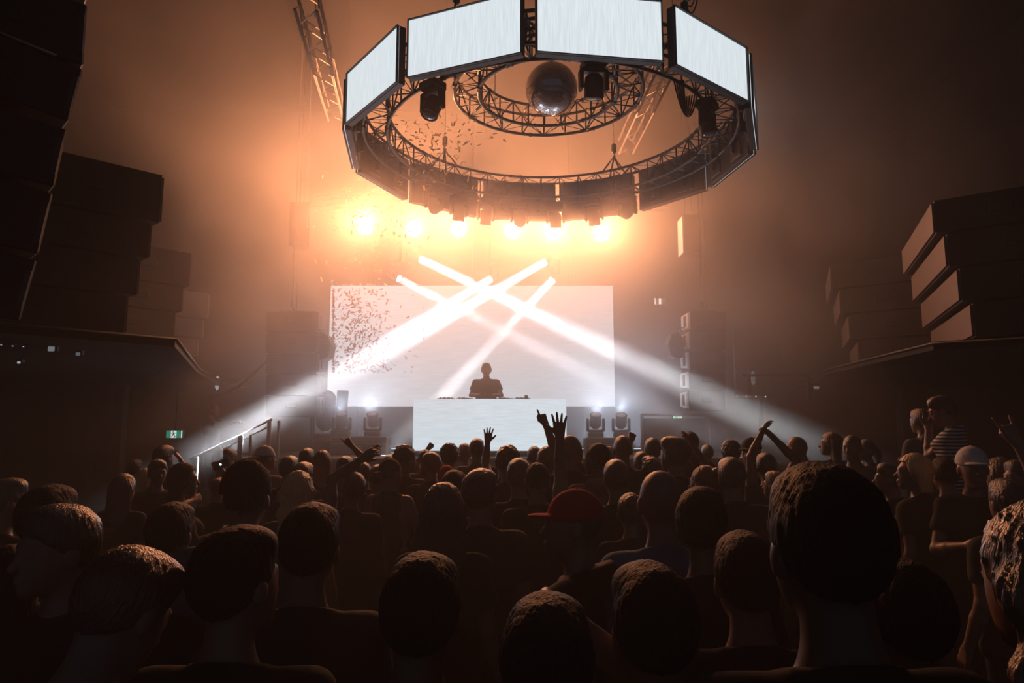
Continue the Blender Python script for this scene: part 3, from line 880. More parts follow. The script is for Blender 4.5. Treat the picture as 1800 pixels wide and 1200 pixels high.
# exit signs -------------------------------------------------
M_GREEN = emis('exit_green', (.02, .42, .28), .42)
M_GREENB = emis('exit_green_bright', (.05, .75, .16), .8)
M_SIGNW = emis('exit_white', (.85, 1, .95), .75)
def running_man(mb, cx, cz, s, y):
    mb.box((cx - .06 * s, y, cz + .36 * s), (.16 * s, .004, .16 * s), bev=.001)
    R = lambda a: Matrix.Rotation(a, 3, 'Y')
    mb.box((cx, y, cz + .1 * s), (.14 * s, .004, .36 * s), R(.35))
    mb.box((cx + .16 * s, y, cz - .18 * s), (.1 * s, .004, .34 * s), R(-.5))
    mb.box((cx + .26 * s, y, cz - .38 * s), (.09 * s, .004, .22 * s), R(.4))
    mb.box((cx - .14 * s, y, cz - .22 * s), (.1 * s, .004, .34 * s), R(.75))
    mb.box((cx - .2 * s, y, cz + .1 * s), (.26 * s, .004, .08 * s), R(.3))
    mb.box((cx + .2 * s, y, cz + .14 * s), (.26 * s, .004, .08 * s), R(-.5))
def exit_sign(px0, px1, py0, py1, Y, lab, green, style=0):
    a, b = at(px0, py0, Y), at(px1, py1, Y)
    w, h = b.x - a.x, a.z - b.z
    root = empty('exit_sign', ((a.x + b.x) / 2, Y, (a.z + b.z) / 2), 0, lab, 'exit sign')
    MB().box((0, .03, 0), (w + .01, .05, h + .01), bev=.004).build('sign_box', M_BLACK, root)
    MB().box((0, 0, 0), (w, .01, h)).build('green_face', green, root)
    if style == 0:
        MB().box((-w * .03, -.008, 0), (h * .72, .006, h * .96)).build('white_field', M_SIGNW, root)
        m = MB(); running_man(m, -w * .03, 0, h * .9, -.014); m.build('running_figure', mat('figure_green', (.01, .10, .07), .6), root)
        MB().box((w * .47, -.008, 0), (w * .05, .006, h * .96)).build('white_edge', M_SIGNW, root)
        MB().bar((0, .02, h / 2), (0, .02, h / 2 + .6), .008).build('hanging_rod', M_STEEL, root)
    else:
        m = MB().box((-w * .4, -.008, 0), (w * .12, .006, h * .9)).box((w * .1, -.008, 0), (w * .14, .006, h * .85)).box((w * .28, -.008, -.0), (w * .1, .006, h * .8)).box((w * .42, -.008, 0), (w * .1, .006, h * .95))
        m.build('white_pictogram', M_SIGNW, root)
        m = MB(); running_man(m, -w * .12, 0, h * .8, -.01); m.build('running_figure', mat('figure_white', (.8, .85, .8), .6), root)
exit_sign(293, 320, 756.5, 769.5, 10.2, 'green exit sign with a running figure at the left above the crowd', M_GREEN)
exit_sign(1183, 1199, 728, 737, 13.4, 'small bright green exit sign over the dark doorway at the right', M_GREENB, 1)
a, b = at(1150, 524, 17.3), at(1170, 535, 17.3)
root = empty('wall_sign', ((a.x + b.x) / 2, 17.3, (a.z + b.z) / 2), 0, 'tiny pale sign high on the wall right of the video wall', 'sign')
w, h = b.x - a.x, a.z - b.z
MB().box((0, .02, 0), (w, .04, h), bev=.004).build('sign_plate', mat('pale_sign', (.5, .4, .33), .5, noise=.1), root)
MB().box((-w * .43, -.006, 0), (w * .08, .01, h)).box((0, -.006, 0), (w * .2, .01, h * .9)).build('reflected_mark', emis('sign_reflection', (1, .95, .92), 1.2), root)  # glow of the mark stands in for a reflection on the sign
MB().box((-.22 * w, -.006, -.45 * h), (w * .5, .01, h * .1)).box((.3 * w, -.006, .1 * h), (w * .28, .01, h * .35)).build('printed_mark', mat('sign_pale', (.75, .7, .68), .6), root)

# doorway and railing at the right of the stage
Y = 13.3
a, b = at(1128, 727, Y), at(1246, 800, Y)
o = empty('door_1', ((a.x + b.x) / 2, Y, 0)); o['kind'] = 'structure'
w = b.x - a.x
MB().box((-w / 2, 0, a.z / 2), (.05, .1, a.z), bev=.008).box((w / 2, 0, a.z / 2), (.05, .1, a.z), bev=.008).box((0, 0, a.z - .02), (w, .1, .05), bev=.008).build('door_frame', M_ALU, o)
MB().box((0, .05, a.z / 2 - .04), (w - .06, .04, a.z - .1)).build('door_leaf', M_BLACK, o)
MB().tube([(w * .36, -.02, 1.0), (w * .36, -.06, 1.02), (w * .36, -.06, 1.2), (w * .36, -.02, 1.22)], .012, 6).build('door_handle', M_ALU, [q for q in COL.objects if q.name.startswith('door_leaf')][0])

# stairs and handrail at the left of the stage
def stairs():
    root = empty('staircase', (-6.02, 11.75, 0), 0, 'dark side stairs up to the left of the stage', 'stairs')
    n = 7
    for i in range(n):
        h = ST_H * (i + 1) / (n + 1)
        MB().box((.2 * i, .6, h / 2), (.196, 1.15, h), bev=.004).build('step', M_STAGE, root)
stairs()
def rail():
    Y = 11.62
    A, B = at(334, 806, Y), at(478, 737, Y)
    root = empty('handrail', A, 0, 'pale sloping handrail of the stage stairs on the left', 'handrail')
    L = B - A
    MB().tube([Vector((0, 0, 0)), L], .022, 8).build('top_rail', M_RAIL, root)
    MB().tube([Vector((.0, 0, -.1)) + L * .42, L * .98 + Vector((0, 0, -.1))], .016, 8).build('second_rail', M_RAIL, root)
    for t, w in ((.08, .07), (.65, .04), (.62, .08), (.97, .06), (1.0, .04)):
        p = L * t
        dx = .12 if t == 1.0 else (.13 if t == .65 else 0)
        foot = -A.z + ST_H * max(0, (t - .05)) * .9
        MB().box((p.x + dx, 0, (p.z - .02 + foot) / 2), (w, .05, p.z - .02 - foot), bev=.008).build('post', M_RAIL, root)
    MB().box((L.x * .66, 0, L.z * .62 - .32), (.2, .03, .03), bev=.005).build('cross_bar', M_RAIL, root)
rail()
# slack cables left of the left column
for i, (dz) in enumerate((0, .05, .09)):
    P = [at(x, y, 13.3) + Vector((0, 0, -dz * .8)) for x, y in ((334, 694), (350, 698), (372, 697), (395, 690), (420, 677), (445, 657), (468, 634))]
    if i == 2: P = [at(x, y, 13.3) for x, y in ((384, 679), (408, 672), (432, 663), (450, 650), (468, 634))]
    cable('slack_cable', P, .014 if i < 2 else .008, 'slack black cable running up to the left hung speaker column', group='slack cables beside the left hung column')

# ------------------------------------------------------------ gear on the stage
def flight_case(px0, px1, py0, Y, lab, dy=.5):
    a, b = at(px0, py0, Y), at(px1, py0, Y)
    w = b.x - a.x; h = a.z - ST_H
    root = empty('flight_case', ((a.x + b.x) / 2, Y, ST_H), 0, lab, 'flight case', 'flight cases on the stage')
    MB().box((0, dy / 2, h / 2), (w, dy, h), bev=.01).build('case_body', mat('case_laminate', (.07, .07, .08), .5, noise=.15), root)
    m = MB()
    for x in (-w / 2, w / 2): m.box((x, 0, h / 2), (.03, .03, h), bev=.005)
    m.box((0, 0, h), (w, .03, .03), bev=.005).box((0, 0, h * .62), (w, .02, .02))
    m.build('metal_edge', M_ALU, root)
    MB().box((0, -.012, h * .4), (.14, .02, .08), bev=.005).build('latch', M_ALU, root)
    return a.z
za = flight_case(582, 680, 768, 13.0, 'grey flight case at the left of the stage carrying two moving lights')
zb = flight_case(1030, 1112, 770, 13.0, 'grey flight case at the right of the stage carrying two moving lights')
for px, z, lab in ((601, za, 'moving light on the left flight case, nearer the speaker column'), (655, za, 'moving light on the left flight case, nearer the booth'),
                   (1047, zb, 'moving light on the right flight case, nearer the booth'), (1092, zb, 'moving light on the right flight case, nearer the doorway')):
    p = at(px, 760, 13.2)
    mh = moving_head(Vector((p.x, 13.2, z + .002)), 0, .5, lab, False, .92, 'moving lights standing on the stage', mat('frosted_lens', (.25, .25, .28), .3))
    ld = bpy.data.lights.new('floor_fill_spot', 'SPOT'); ld.energy = FLOOR_FILL_W; ld.color = (.72, .82, 1.0)  # wide spot added to the fixture to whiten the low stage haze
    ld.shadow_soft_size = .06; ld.spot_size = radians(130); ld.spot_blend = 1.0
    lo = bpy.data.objects.new('floor_fill_spot', ld); COL.objects.link(lo); lo.parent = mh
    lo.location = (0, -.14, .55); lo.rotation_euler = (radians(-125), 0, 0)
p = at(572, 735, 13.6)
mh = moving_head(Vector((p.x, 13.6, ST_H)), .4, .7, 'large round moving light behind the left hung column', False, 1.5)
mh.scale = (1, 1, 1.55)
# confetti cannon
p = at(597, 740, 12.9)
root = empty('confetti_cannon', Vector((p.x - .22, 13.75, ST_H)), 0, 'tilted grey confetti cannon tube at the left of the stage', 'confetti cannon')
q = at(603, 686, 13.75) - root.location
MB().tube([q * .35, q * .97, q], [.115, .115, .11], 20).build('cannon_tube', mat('tube_grey', (.16, .16, .17), .4, noise=.1), root)
MB().box((q.x * .2, 0, q.z * .18), (.3, .3, q.z * .36), bev=.02).build('cannon_base', M_BLACK, root)
MB().tube([(-.16 + q.x * .3, 0, q.z * .2), (-.16 + q.x * .4, 0, q.z * .5), (.16 + q.x * .4, 0, q.z * .5), (.16 + q.x * .3, 0, q.z * .2)], .015, 6).build('cannon_bracket', M_STEEL, root)

# ------------------------------------------------------------ confetti in the air
def confetti():
    rnd = random.Random(11)
    mw = mat('confetti_paper', (.42, .16, .13), .6); mg = mat('confetti_foil', (.9, .8, .6), .35)
    for m_, c_ in ((mw, (.5, .2, .16, 1)), (mg, (1, .85, .55, 1))):
        nt = m_.node_tree; tr = nt.nodes.new('ShaderNodeBsdfTranslucent'); tr.inputs[0].default_value = c_
        mx = nt.nodes.new('ShaderNodeMixShader'); mx.inputs[0].default_value = .75 if m_ is mg else .25
        nt.links.new(nt.nodes['Principled BSDF'].outputs[0], mx.inputs[1]); nt.links.new(tr.outputs[0], mx.inputs[2])
        nt.links.new(mx.outputs[0], nt.nodes['Material Output'].inputs['Surface'])
    def spot():
        k = rnd.random()
        if k < .66:
            x = min(max(rnd.gauss(625, 42), 586), 745); y = 505 + 150 * rnd.random() ** .9
            if x > 680 and rnd.random() < .6: x -= 70
            return at(x, y, rnd.uniform(13.8, 15.2)), mw, 1
        if k < .84:
            x = rnd.gauss(655, 42); y = rnd.gauss(400, 55)
            return at(x, min(max(y, 290), 500), rnd.uniform(12.0, 14.6)), mg, 1
        x = rnd.gauss(765, 45); y = rnd.gauss(245, 40)
        return at(x, min(max(y, 165), 330), rnd.uniform(9.5, 11.5)), mg, .85
    def piece(mb, p, s):
        a = Matrix.Rotation(rnd.uniform(0, 6.3), 3, (rnd.random(), rnd.random(), rnd.random() + .1))
        l, w = rnd.uniform(.035, .06) * s, rnd.uniform(.012, .022) * s
        c = .25 * w
        q = [Vector((-l, -w, 0)), Vector((0, -w, c)), Vector((l, -w, 0)), Vector((l, w, 0)), Vector((0, w, c)), Vector((-l, w, 0))]
        t = Vector((0, 0, .002))
        P = [a @ v + p for v in q] + [a @ (v + t) + p for v in q]
        mb.add(P, [(0, 5, 4, 1), (1, 4, 3, 2), (6, 7, 10, 11), (7, 8, 9, 10), (0, 1, 7, 6), (1, 2, 8, 7), (2, 3, 9, 8), (3, 4, 10, 9), (4, 5, 11, 10), (5, 0, 6, 11)])
    protos = {}
    for mt in (mw, mg):
        for k in range(6):
            mb = MB(); piece(mb, Vector((0, 0, 0)), 1.0)
            me = mb.mesh('confetti_piece'); me.materials.append(mt); protos[(mt.name, k)] = me
    for i in range(300):
        p, mt, s = spot()
        o = bpy.data.objects.new('confetti_piece', protos[(mt.name, i % 6)])
        COL.objects.link(o)
        o.location = p; o.scale = (s * .8,) * 3; o.rotation_euler = (rnd.uniform(0, 6), rnd.uniform(0, 6), rnd.uniform(0, 6))
        if mt is mw: tag(o, 'reddish confetti piece falling in front of the video wall', 'confetti', 'reddish confetti pieces in the air')
        else: tag(o, 'golden confetti piece floating in the orange haze', 'confetti', 'golden confetti pieces in the air')
    mb, mb2 = MB(), MB()
    for i in range(900):
        p, mt, s = spot()
        piece(mb if mt is mw else mb2, p, s * .78)
    tag(mb.build('confetti_cloud', mw), 'thick cloud of reddish confetti before the left of the video wall', 'confetti', kind='stuff')
    tag(mb2.build('confetti_cloud', mg), 'thin cloud of golden confetti in the orange haze', 'confetti', kind='stuff')
confetti()
# ------------------------------------------------------------ people: smooth bodies from distance fields
def V3(*a): return np.array(a, float)
def smin(a, b, k):
    h = np.clip(.5 + .5 * (b - a) / k, 0, 1)
    return b * (1 - h) + a * h - k * h * (1 - h)
def smax(a, b, k): return -smin(-a, -b, k)
def cone(p, a, b, ra, rb):
    a = np.asarray(a, float); b = np.asarray(b, float)
    ab = b - a
    t = np.clip(((p - a) @ ab) / max(ab @ ab, 1e-12), 0, 1)
    return np.linalg.norm(p - a - t[:, None] * ab, axis=1) - (ra + (rb - ra) * t)
def ell(p, c, r):
    q = (p - np.asarray(c)) / np.asarray(r)
    k0 = np.linalg.norm(q, axis=1); k1 = np.linalg.norm(q / np.asarray(r), axis=1)
    return k0 * (k0 - 1) / np.maximum(k1, 1e-9)
def wob(p, f, s=0.0):
    return np.sin(p[:, 0] * f + 1.3 * s + 1.7 * np.sin(p[:, 2] * f * .7)) * np.sin(p[:, 1] * f * 1.1 + s) * np.sin(p[:, 2] * f * .9 + 2 * s)

def mesh_sdf(name, fn, lo, hi, res):
    B = 5
    lo = np.asarray(lo, float); hi = np.asarray(hi, float)
    bs = B * res
    nb = np.ceil((hi - lo) / bs).astype(int) + 1
    gi = np.stack(np.meshgrid(*[np.arange(n) for n in nb], indexing='ij'), -1).reshape(-1, 3)
    d = fn(lo + (gi + .5) * bs)
    blocks = gi[np.abs(d) < bs * 1.35]
    if len(blocks) == 0: return bpy.data.meshes.new(name)
    loc = np.stack(np.meshgrid(*[np.arange(B + 1)] * 3, indexing='ij'), -1).reshape(-1, 3)
    P = (blocks[:, None, :] * B + loc[None]).reshape(-1, 3)
    dims = nb * B + 2
    key = (P[:, 0] * dims[1] + P[:, 1]) * dims[2] + P[:, 2]
    uk, inv = np.unique(key, return_inverse=True)
    ui = np.stack([uk // (dims[1] * dims[2]), (uk // dims[2]) % dims[1], uk % dims[2]], -1)
    val = fn(lo + ui * res)[inv].reshape(len(blocks), B + 1, B + 1, B + 1)
    C = np.empty((len(blocks), B, B, B, 8))
    for k in range(8):
        i, j, l = k >> 2 & 1, k >> 1 & 1, k & 1
        C[..., k] = val[:, i:i + B, j:j + B, l:l + B]
    neg = C < 0
    act = neg.any(-1) & ~neg.all(-1)
    bi, ci, cj, ck = np.nonzero(act)
    cells = blocks[bi] * B + np.stack([ci, cj, ck], -1)
    c8 = C[bi, ci, cj, ck]
    off = np.array([[k >> 2 & 1, k >> 1 & 1, k & 1] for k in range(8)], float)
    acc = np.zeros((len(cells), 3)); cnt = np.zeros(len(cells))
    for a in range(8):
        for b in range(a + 1, 8):
            if bin(a ^ b).count('1') != 1: continue
            va, vb = c8[:, a], c8[:, b]
            m = (va < 0) != (vb < 0)
            t = np.where(m, va / np.where(m, va - vb, 1), 0)
            pt = off[a] + t[:, None] * (off[b] - off[a])
            acc += pt * m[:, None]; cnt += m
    verts = lo + (cells + acc / cnt[:, None]) * res
    ck_ = (cells[:, 0] * dims[1] + cells[:, 1]) * dims[2] + cells[:, 2]
    order = np.argsort(ck_); sk = ck_[order]
    def look(q):
        k = (q[:, 0] * dims[1] + q[:, 1]) * dims[2] + q[:, 2]
        i = np.clip(np.searchsorted(sk, k), 0, len(sk) - 1)
        return np.where(sk[i] == k, order[i], -1)
    F = []
    ax = np.eye(3, dtype=int)
    for a, (u, v), e in ((0, (1, 2), 4), (1, (2, 0), 2), (2, (0, 1), 1)):
        m = (c8[:, 0] < 0) != (c8[:, e] < 0)
        cc = cells[m]; ng = c8[m, 0] < 0
        q = np.stack([look(cc), look(cc - ax[u]), look(cc - ax[u] - ax[v]), look(cc - ax[v])], -1)
        ok = (q >= 0).all(1)
        q, ng = q[ok], ng[ok]
        q[~ng] = q[~ng][:, ::-1]
        F.append(q)
    F = np.concatenate(F)
    me = bpy.data.meshes.new(name)
    me.vertices.add(len(verts)); me.vertices.foreach_set('co', verts.ravel())
    me.loops.add(len(F) * 4); me.loops.foreach_set('vertex_index', F.ravel().astype(np.int32))
    me.polygons.add(len(F)); me.polygons.foreach_set('loop_start', np.arange(0, len(F) * 4, 4, dtype=np.int32))
    me.polygons.foreach_set('use_smooth', np.ones(len(F), bool))
    me.update(); me.validate()
    return me

PIV = V3(0, -.015, 1.515); HC = V3(0, .015, 1.650)
def rot3(yaw, pitch, roll):
    cz, sz, cx, sx, cy_, sy = cos(yaw), sin(yaw), cos(pitch), sin(pitch), cos(roll), sin(roll)
    Rz = np.array([[cz, -sz, 0], [sz, cz, 0], [0, 0, 1]]); Rx = np.array([[1, 0, 0], [0, cx, -sx], [0, sx, cx]])
    Ry = np.array([[cy_, 0, sy], [0, 1, 0], [-sy, 0, cy_]])
    return Rz @ Rx @ Ry
HEADS = {'straight': (0, 0, 0), 'left': (.5, .05, .06), 'right': (-.45, .02, -.08), 'down': (.1, -.32, .04), 'up': (0, .22, 0), 'tilt': (.15, 0, .2)}
def to_head(p, R): return (p - PIV) @ R + PIV - HC
def head_sdf(h):
    s = h.copy(); s[:, 0] = np.abs(s[:, 0])
    d = ell(h, (0, -.015, .025), (.076, .097, .099))
    d = smin(d, ell(h, (0, .03, -.03), (.060, .066, .085)), .035)
    d = smin(d, cone(h, (0, .03, -.06), (0, .068, -.096), .042, .022), .03)
    d = smin(d, cone(s, (0, .084, .024), (.036, .078, .024), .013, .011), .012)
    d = smax(d, -(np.linalg.norm(s - V3(.031, .104, .003), axis=1) - .017), .01)
    d = smin(d, np.linalg.norm(s - V3(.031, .081, .003), axis=1) - .0125, .003)
    d = smin(d, cone(h, (0, .090, .004), (0, .110, -.030), .008, .013), .010)
    d = smin(d, ell(h, (0, .092, -.060), (.024, .012, .006)), .006)
    d = smin(d, ell(h, (0, .090, -.070), (.020, .012, .007)), .005)
    d = smin(d, ell(s, (.077, -.008, -.008), (.012, .022, .032)), .008)
    return d
SH = V3(.172, -.01, 1.415)
def arm_ik(sh, w, out):
    """elbow position"""
    u, f = .285, .255
    w = np.asarray(w, float); v = w - sh; L = np.linalg.norm(v)
    if L > (u + f) * .985:
        v = v / L * (u + f) * .985; w = sh + v; L = np.linalg.norm(v)
    a = (u * u - f * f + L * L) / (2 * L)
    h = sqrt(max(u * u - a * a, 1e-6))
    n = v / L
    o = out - n * (out @ n); o = o / np.linalg.norm(o)
    return sh + n * a + o * h, w
def hand_prims(W, d, n, t, kind):
    """list of (a, b, ra, rb)"""
    d = d / np.linalg.norm(d); n = n - d * (n @ d); n = n / np.linalg.norm(n); t = t - d * (t @ d) - n * (t @ n); t = t / np.linalg.norm(t)
    out = []
    spread = {'open': .17, 'relaxed': .07, 'fist': .0, 'point': .02, 'horns': .12, 'claw': .14, 'wave': .10}[kind]
    curl = {'open': (.06,) * 4, 'relaxed': (.30, .38, .45, .5), 'fist': (1.4,) * 4, 'point': (.03, 1.3, 1.4, 1.4), 'horns': (.05, 1.35, 1.4, .1),
            'claw': (.42, .4, .42, .5), 'wave': (.12, .15, .18, .22)}[kind]
    for i in range(4):
        b = W + d * (.092 - .004 * abs(i - 1)) + t * (.031 - .0205 * i)
        out.append((W + t * (.014 - .009 * i), b, .019, .0125))
        ang0 = (1.35 - i) * spread
        d0 = d * cos(ang0) + t * sin(ang0)
        L = (.074, .082, .076, .060)[i]; c = 0; q = b
        for k, (f, r) in enumerate(((.45, .0100), (.31, .0088), (.24, .0078))):
            c += curl[i] * (1, 1.1, .7)[k]
            e = q + (d0 * cos(c) + n * sin(c)) * L * f
            out.append((q, e, r, (.0090, .0080, .0066)[k])); q = e
    tb = W + d * .028 + t * .022
    if kind in ('open', 'wave'): t1 = t * .75 + d * .62; t2 = t * .55 + d * .85
    elif kind in ('relaxed', 'claw'): t1 = t * .55 + d * .7 + n * .3; t2 = t * .15 + d * .85 + n * .4
    else: t1 = t * .35 + d * .8 + n * .5; t2 = -t * .5 + d * .6 + n * .5
    t1, t2 = t1 / np.linalg.norm(t1), t2 / np.linalg.norm(t2)
    m = tb + t1 * .048
    out += [(tb, m, .016, .0115), (m, m + t2 * .038, .0108, .0082)]
    return out

ARMS = {  # side -> (wrist, hand kind, palm normal, elbow hint)
    'down': {1: ((.25, .07, .90), 'relaxed', (-1, 0, 0), (0, -1, 0)), -1: ((-.25, .05, .90), 'relaxed', (1, 0, 0), (0, -1, 0))},
    'bent': {1: ((.12, .29, 1.22), 'fist', (-1, .2, 0), (.5, 0, -1)), -1: ((-.22, .2, .98), 'relaxed', (1, 0, 0), (-.3, -1, 0))},
    'front': {1: ((.10, .28, 1.15), 'relaxed', (0, -.3, 1), (.6, 0, -1)), -1: ((-.10, .28, 1.15), 'relaxed', (0, -.3, 1), (-.6, 0, -1))},
}
class Fig:
    def __init__(self, arms, headpose=(0, 0, 0), fem=False, wide=1.0):
        self.R = rot3(*headpose); self.fem = fem; self.w = wide; self.arm = {}
        for s in (1, -1):
            w, kind, n, out = arms[s]
            sh = SH * V3(s, 1, 1) * V3(.92 if fem else 1.0, 1, 1)
            up = max(0.0, min(1.0, (w[2] - 1.35) / .4))
            sh = sh + V3(-s * .02 * up, 0, .045 * up)
            e, w = arm_ik(sh, w, np.asarray(out, float))
            d = w - e
            n = np.asarray(n, float)
            t = np.cross(d, n) * s
            hd = d / np.linalg.norm(d)
            self.arm[s] = (sh, e, w, hand_prims(w + hd * .005, hd, n, t, kind))
    def torso(self, p):
        w = self.w
        q = p.copy(); q[:, 1] = q[:, 1] * 1.3; q[:, 0] /= w
        f = self.fem
        d = cone(q, (-.06, 0, .93), (.06, 0, .93), .130 if not f else .135, .130 if not f else .135)
        d = smin(d, cone(q, (-.05, .01, 1.12), (.05, .01, 1.12), .118 if not f else .098, .118 if not f else .098), .09)
        d = smin(d, cone(q, (-.075, .01, 1.30), (.075, .01, 1.30), .132 if not f else .118, .132 if not f else .118), .08)
        d = smin(d, cone(q, (-.118, -.02, 1.418), (.118, -.02, 1.418), .050, .050), .08)
        d = smin(d, cone(q, (0, -.03, 1.37), (0, -.035, 1.475), .085, .056), .05)
        if f:
            s = p.copy(); s[:, 0] = np.abs(s[:, 0])
            d = smin(d, np.linalg.norm(s - V3(.075, .10, 1.27), axis=1) - .062, .04)
        return d / 1.08
    def neck(self, p):
        top = (HC + V3(0, -.02, -.06) - PIV) @ self.R.T + PIV
        return cone(p, (0, -.03, 1.44), top, .060 if not self.fem else .050, .051 if not self.fem else .044)
    def arms_(self, p, hands=True, grow=0.0, upto=1.0, fore=True):
        d = None
        for s in (1, -1):
            sh, e, w, hp = self.arm[s]
            sc = .88 if self.fem else 1.0
            a = smin(cone(p, sh, sh * .5 + e * .5, .056 * sc, .050 * sc), cone(p, sh * .5 + e * .5, e, .050 * sc, .039 * sc), .02)
            if fore:
                m = e * .65 + w * .35
                a = smin(a, smin(cone(p, e, m, .040 * sc, .041 * sc), cone(p, m, w, .041 * sc, .026 * sc), .01), .02)
            if hands:
                hc = w + (w - e) / np.linalg.norm(w - e) * .09
                far = np.linalg.norm(p - hc, axis=1) - .15
                near = far < .03
                g = np.maximum(far, .02).copy()
                if near.any():
                    pn = p[near]; v = None; palm = None
                    for k, (A, B_, ra, rb) in enumerate(hp):
                        c = cone(pn, A, B_, ra, rb)
                        if (k < 16 and k % 4 == 0) or k == 16: palm = c if palm is None else smin(palm, c, .012)
                        else: v = c if v is None else smin(v, c, .0028)
                    g[near] = smin(palm, v, .006)
                a = np.where(near, smin(a, g, .012), np.minimum(a, g))
            d = a if d is None else np.minimum(d, a)
        return d
    def legs(self, p):
        s = p.copy(); s[:, 0] = np.abs(s[:, 0])
        d = cone(s, (.085, 0, .90), (.10, .015, .50), .088, .056)
        d = smin(d, cone(s, (.10, .01, .50), (.11, -.02, .09), .055, .038), .02)
        d = smin(d, cone(s, (.11, -.03, .045), (.125, .13, .03), .040, .030), .03)
        return d
    def body(self, p):
        d = smin(self.torso(p), self.legs(p), .04)
        d = smin(d, self.neck(p), .035)
        d = smin(d, self.arms_(p), .035)
        return smin(d, head_sdf(to_head(p, self.R)), .018)
    def top(self, kind):
        def fn(p):
            t = smin(self.torso(p), self.neck(p), .04) - .013 - .006 * np.clip((1.1 - p[:, 2]) / .2, 0, 1)
            wr = .005 * np.sin(p[:, 2] * 38 + 2.2 * np.sin(p[:, 0] * 14)) * np.sin(p[:, 1] * 9 + p[:, 0] * 11)
            if kind == 'tank':
                t = smax(t, np.abs(p[:, 0]) - .145, .02)
                d = t + wr
            else:
                ar = self.arms_(p, hands=False, fore=(kind in ('long', 'hoodie'))) - (.013 if kind != 'tee' else .016)
                for s in (1, -1):
                    sh, e, w, _ = self.arm[s]
                    if kind == 'tee':
                        dd = (e - sh) / np.linalg.norm(e - sh); c = sh + (e - sh) * .62
                    else:
                        dd = (w - e) / np.linalg.norm(w - e); c = w - dd * .015
                    near = np.minimum(np.linalg.norm(p - c, axis=1), 9)
                    cut = (p - c) @ dd
                    m = (near < .16)
                    ar = np.where(m, smax(ar, cut, .006), ar)
                    if kind == 'tee':
                        # nothing of the sleeve beyond the cut
                        ar = np.where(((p - c) @ dd > 0) & (near < .5) & (np.linalg.norm(p - sh, axis=1) > .16), np.maximum(ar, (p - c) @ dd), ar)
                d = smin(t, ar, .03) + wr
            if kind == 'hoodie':
                d = smin(d, ell(p, (0, -.10, 1.485), (.12, .06, .065)), .04)
            d = smax(d, p[:, 2] - 1.487 + .35 * p[:, 1], .006)
            return smax(d, .85 - p[:, 2], .006)
        return fn
    def pants(self, p):
        d = smin(self.torso(p), self.legs(p), .04) - .011 + .005 * np.clip((p[:, 2] - .80) / .06, 0, 1) + .003 * wob(p, 30) * (p[:, 2] < .8)
        d = smax(d, p[:, 2] - 1.0, .01)
        return smax(d, .08 - p[:, 2], .01)
    def shoes(self, p):
        s = p.copy(); s[:, 0] = np.abs(s[:, 0])
        d = cone(s, (.11, -.035, .05), (.127, .15, .04), .052, .044)
        d = smin(d, cone(s, (.11, -.02, .05), (.11, -.02, .12), .05, .052), .03)
        return smax(d, .004 - s[:, 2], .006)

